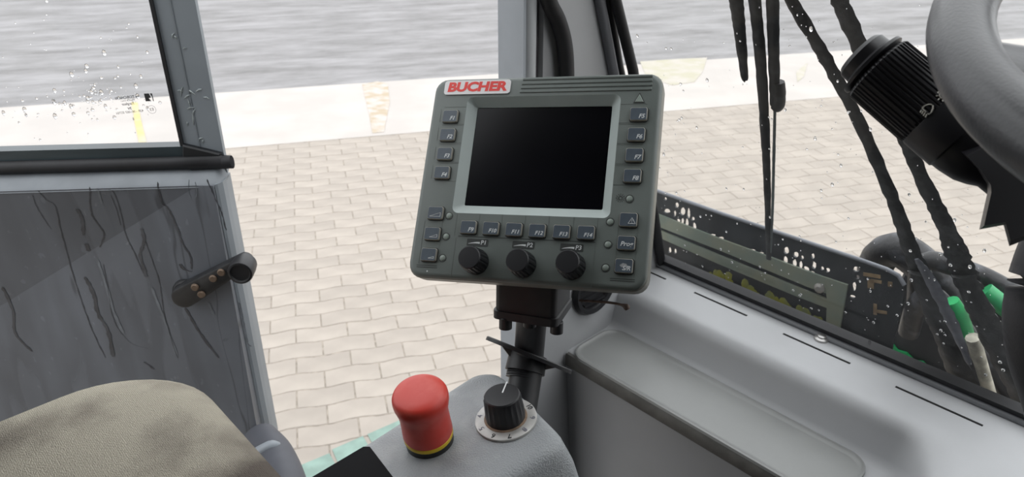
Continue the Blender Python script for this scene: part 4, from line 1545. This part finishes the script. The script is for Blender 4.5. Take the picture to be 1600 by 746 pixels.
A_ = ((990, 280), 5.327)
for q in ((268, 162, 26, 28), (282, 264, 56, 38), (364, 215, 36, 44), (372, 240, 30, 34), (346, 288, 26, 54), (412, 270, 48, 66), (460, 285, 32, 86), (498, 328, 30, 36), (526, 312, 30, 58), (338, 345, 34, 22), (376, 348, 34, 44), (410, 352, 30, 60),
          (446, 362, 36, 66), (508, 388, 36, 66), (272, 395, 28, 42), (322, 414, 34, 42), (362, 430, 34, 40), (472, 472, 56, 32), (312, 480, 40, 24), (304, 590, 30, 50), (350, 600, 30, 44), (660, 464, 52, 20), (732, 490, 56, 24), (650, 616, 26, 20), (688, 632, 26, 18)):
    hole(*q, *A_)
B_ = ((1140, 350), 4.975)
for q in ((446, 206, 42, 60), (520, 236, 44, 50), (528, 205, 26, 46), (568, 258, 24, 34), (600, 248, 30, 66), (650, 250, 30, 44), (676, 228, 26, 44), (436, 278, 42, 62), (508, 304, 40, 60), (556, 318, 34, 66), (600, 350, 50, 46), (660, 318, 36, 62), (648, 376, 34, 22),
          (724, 344, 28, 32), (768, 358, 38, 34), (462, 392, 80, 36), (530, 420, 34, 36), (578, 436, 46, 48), (628, 454, 30, 40), (614, 530, 36, 24), (184, 204, 50, 18), (250, 226, 40, 18), (170, 352, 30, 18), (210, 366, 30, 18)):
    hole(*q, *B_)
C_ = ((1330, 350), 2.987)
for q in ((28, 210, 36, 26), (32, 246, 20, 22), (16, 292, 22, 44), (8, 338, 30, 14)):
    hole(*q, *C_)
m_plate = M('plate_black', (0.013, 0.016, 0.019), 0.45, col2=(0.03, 0.036, 0.042), scale=12, lo=0.45, hi=0.8, stretch=(1, 0.4, 1))
plate = empty('perforated_plate', pfr, 'black perforated plate with green-grey bracket standing outside the windscreen', 'plate')
link('plate_sheet', curve2d(outer, hl, 0.002, m_plate, 'plate_sheet'), plate, None, Matrix.Identity(4))
m_brk = M('bracket_green_grey', (0.145, 0.175, 0.145), 0.6, var=0.15, scale=20, col2=(0.19, 0.20, 0.15))
# bracket: two rails joined at the right end
for nm, poly in (('bracket_rail', ((985, 318), (1035, 338), (1120, 372), (1210, 405), (1290, 435), (1290, 459), (1262, 449), (1120, 390), (1040, 359), (985, 337))),
                 ('bracket_rail', ((985, 344), (1035, 362), (1120, 398), (1240, 447), (1292, 468), (1292, 482), (1240, 462), (1120, 412), (1035, 374), (985, 356))),
                 ('bracket_plate', ((1288, 434), (1324, 446), (1318, 480), (1309, 530), (1290, 522), (1292, 470)))):
    mk(nm, *prism([pl(*p, 0.006) for p in poly], 0.002, 0.006), m_brk, plate)
x, y = pl(1281, 450, 0.006)
mk('bracket_bolt', *lathe([(0.008, 0.005), (0.008, 0.009), (0.004, 0.012)], 12), M('zinc2', (0.30, 0.29, 0.27), 0.4, 0.6), plate, 30, T(x, y))
m_top = M('plate_edge_grey', (0.16, 0.17, 0.19), 0.5, var=0.1)
ep = [pl(*p) for p in ((985, 283), (1036, 302), (1130, 335), (1250, 375), (1340, 405), (1385, 421), (1404, 431), (1413, 446))]
mk('plate_edge', *tube([(p[0], p[1], 0) for p in ep], 0.0032, 8), m_top, plate, 60)
m_rust = M('rust_brown', (0.20, 0.14, 0.08), 0.8, var=0.3, scale=60)
for q in ((100, 232, 80, 16), (95, 276, 30, 40), (120, 262, 50, 14), (185, 278, 20, 22), (115, 395, 16, 50), (145, 405, 50, 14)):
    x0, y0 = 1330 + (q[0] - q[2] / 2) / 2.987, 350 + (q[1] - q[3] / 2) / 2.987
    x1, y1 = 1330 + (q[0] + q[2] / 2) / 2.987, 350 + (q[1] + q[3] / 2) / 2.987
    s4 = (y1 - y0, (x1 - x0) * 0.33)
    mk('rust_patch', *prism([pl(x0, y0), pl(x1, y0 + s4[1] * 0.5), pl(x1, y1 + s4[1] * 0.5), pl(x0, y1)], 0.0018, 0.003), m_rust, plate)
m_moss = M('moss', (0.20, 0.20, 0.03), 0.95, col2=(0.13, 0.15, 0.08), scale=60, lo=0.4, hi=0.7)
mo = []
for k in range(110):
    t = random.random()
    px, py = 1105 + 185 * t + random.uniform(-8, 8), 432 + 82 * t + random.uniform(-14, 26)
    x, y = pl(px, py)
    r_ = random.uniform(0.003, 0.010)
    lps = [[(x + r_ * q * math.cos(a * 0.7854 + k) * random.uniform(0.8, 1.1), y + r_ * 1.3 * q * math.sin(a * 0.7854 + k), h * r_ * 0.25 + 0.002) for a in range(8)] for q, h in ((1, 0), (0.75, 0.3), (0.3, 0.42))]
    mo.append(loops(lps, False, True))
tag(mk('moss', *merge(*mo), m_moss, plate, 60), kind='stuff')

# hoses, green parts and rod at the right
m_hose = M('hose_black', (0.014, 0.014, 0.016), 0.45, col2=(0.09, 0.095, 0.11), scale=38, lo=0.52, hi=0.78, bump=0.6, bscale=90)


def ex(px, py, off_):
    return wsp(px, py, off_)


tag(mk('hydraulic_hose', *tube(spline([ex(1366, 450, 0.17), ex(1368, 415, 0.17), ex(1382, 396, 0.17), ex(1404, 391, 0.17), ex(1430, 405, 0.17), ex(1462, 436, 0.17), ex(1500, 480, 0.17), ex(1560, 540, 0.17), ex(1640, 610, 0.17)], 6), 0.026, 12), m_hose, None, 60),
    'thick black hose arching up behind the perforated plate', 'hose')
tag(mk('hydraulic_hose', *tube(spline([ex(1432, 470, 0.12), ex(1436, 425, 0.12), ex(1452, 408, 0.12), ex(1485, 415, 0.12), ex(1535, 432, 0.14), ex(1590, 462, 0.14), ex(1660, 505, 0.14)], 6), 0.013, 12), m_hose, None, 60),
    'black hose running beside the bright green pipe outside the windscreen', 'hose')
tag(mk('hydraulic_hose', *tube(spline([ex(1420, 520, 0.09), ex(1432, 480, 0.09), ex(1452, 462, 0.09), ex(1480, 485, 0.09), ex(1545, 570, 0.09), ex(1600, 650, 0.09)], 6), 0.014, 12), m_hose, None, 60),
    'lowest black hose curling below the wiper arms', 'hose')
m_grn = M('bright_green_paint', (0.02, 0.42, 0.13), 0.4, col2=(0.03, 0.28, 0.11), scale=30)
tag(mk('green_pipe', *tube([ex(1487, 470, 0.085), ex(1500, 496, 0.085), ex(1516, 536, 0.085)], [0.009, 0.012, 0.008], 12), m_grn, None, 60), 'short bright green stub between the two wiper arms', 'pipe')
tag(mk('green_pipe', *tube([ex(1538, 455, 0.105), ex(1580, 488, 0.105), ex(1650, 540, 0.105)], 0.012, 12), m_grn, None, 60), 'bright green pipe running behind the column beside black hose', 'pipe')
tag(mk('cream_rod', *tube([ex(1520, 528, 0.05), ex(1533, 570, 0.05), ex(1554, 640, 0.05)], [0.009, 0.008, 0.0075], 10), M('cream_paint', (0.42, 0.40, 0.33), 0.6, var=0.3, scale=60), None, 60), 'dirty cream rod standing between the wiper arms', 'rod')
# dark machine front behind the hoses, with a bright green lower edge
CA = A0 + 0.24
cfr = frame(VC(CA, 0, DZ), -L, -F)
cfi = cfr.inverted()


def cw(px, py, z=0.0):
    p = cfi @ onplane(px, py, VC(CA - z, 0, DZ), F)
    return p.x, p.y


cow = empty('front_cowl', cfr, 'black streaked machine cover behind the hoses outside the windscreen', 'cover')
mk('cover_sheet', *prism([cw(*p) for p in ((1392, 466), (1412, 425), (1440, 408), (1475, 408), (1530, 438), (1600, 478), (1700, 540), (1700, 760), (1380, 660))], -0.03, 0.0, 0.004), M('cowl_black', (0.016, 0.017, 0.019), 0.5, col2=(0.05, 0.052, 0.056), scale=30, lo=0.45, hi=0.8, stretch=(1, 0.12, 1)), cow)
ge = [cw(*p, 0.004) for p in ((1384, 532), (1396, 540), (1402, 548), (1416, 552), (1428, 564), (1442, 566), (1460, 586), (1480, 600), (1500, 640), (1384, 600))]
mk('green_edge', *prism(ge, 0.0, 0.004), m_grn, cow)
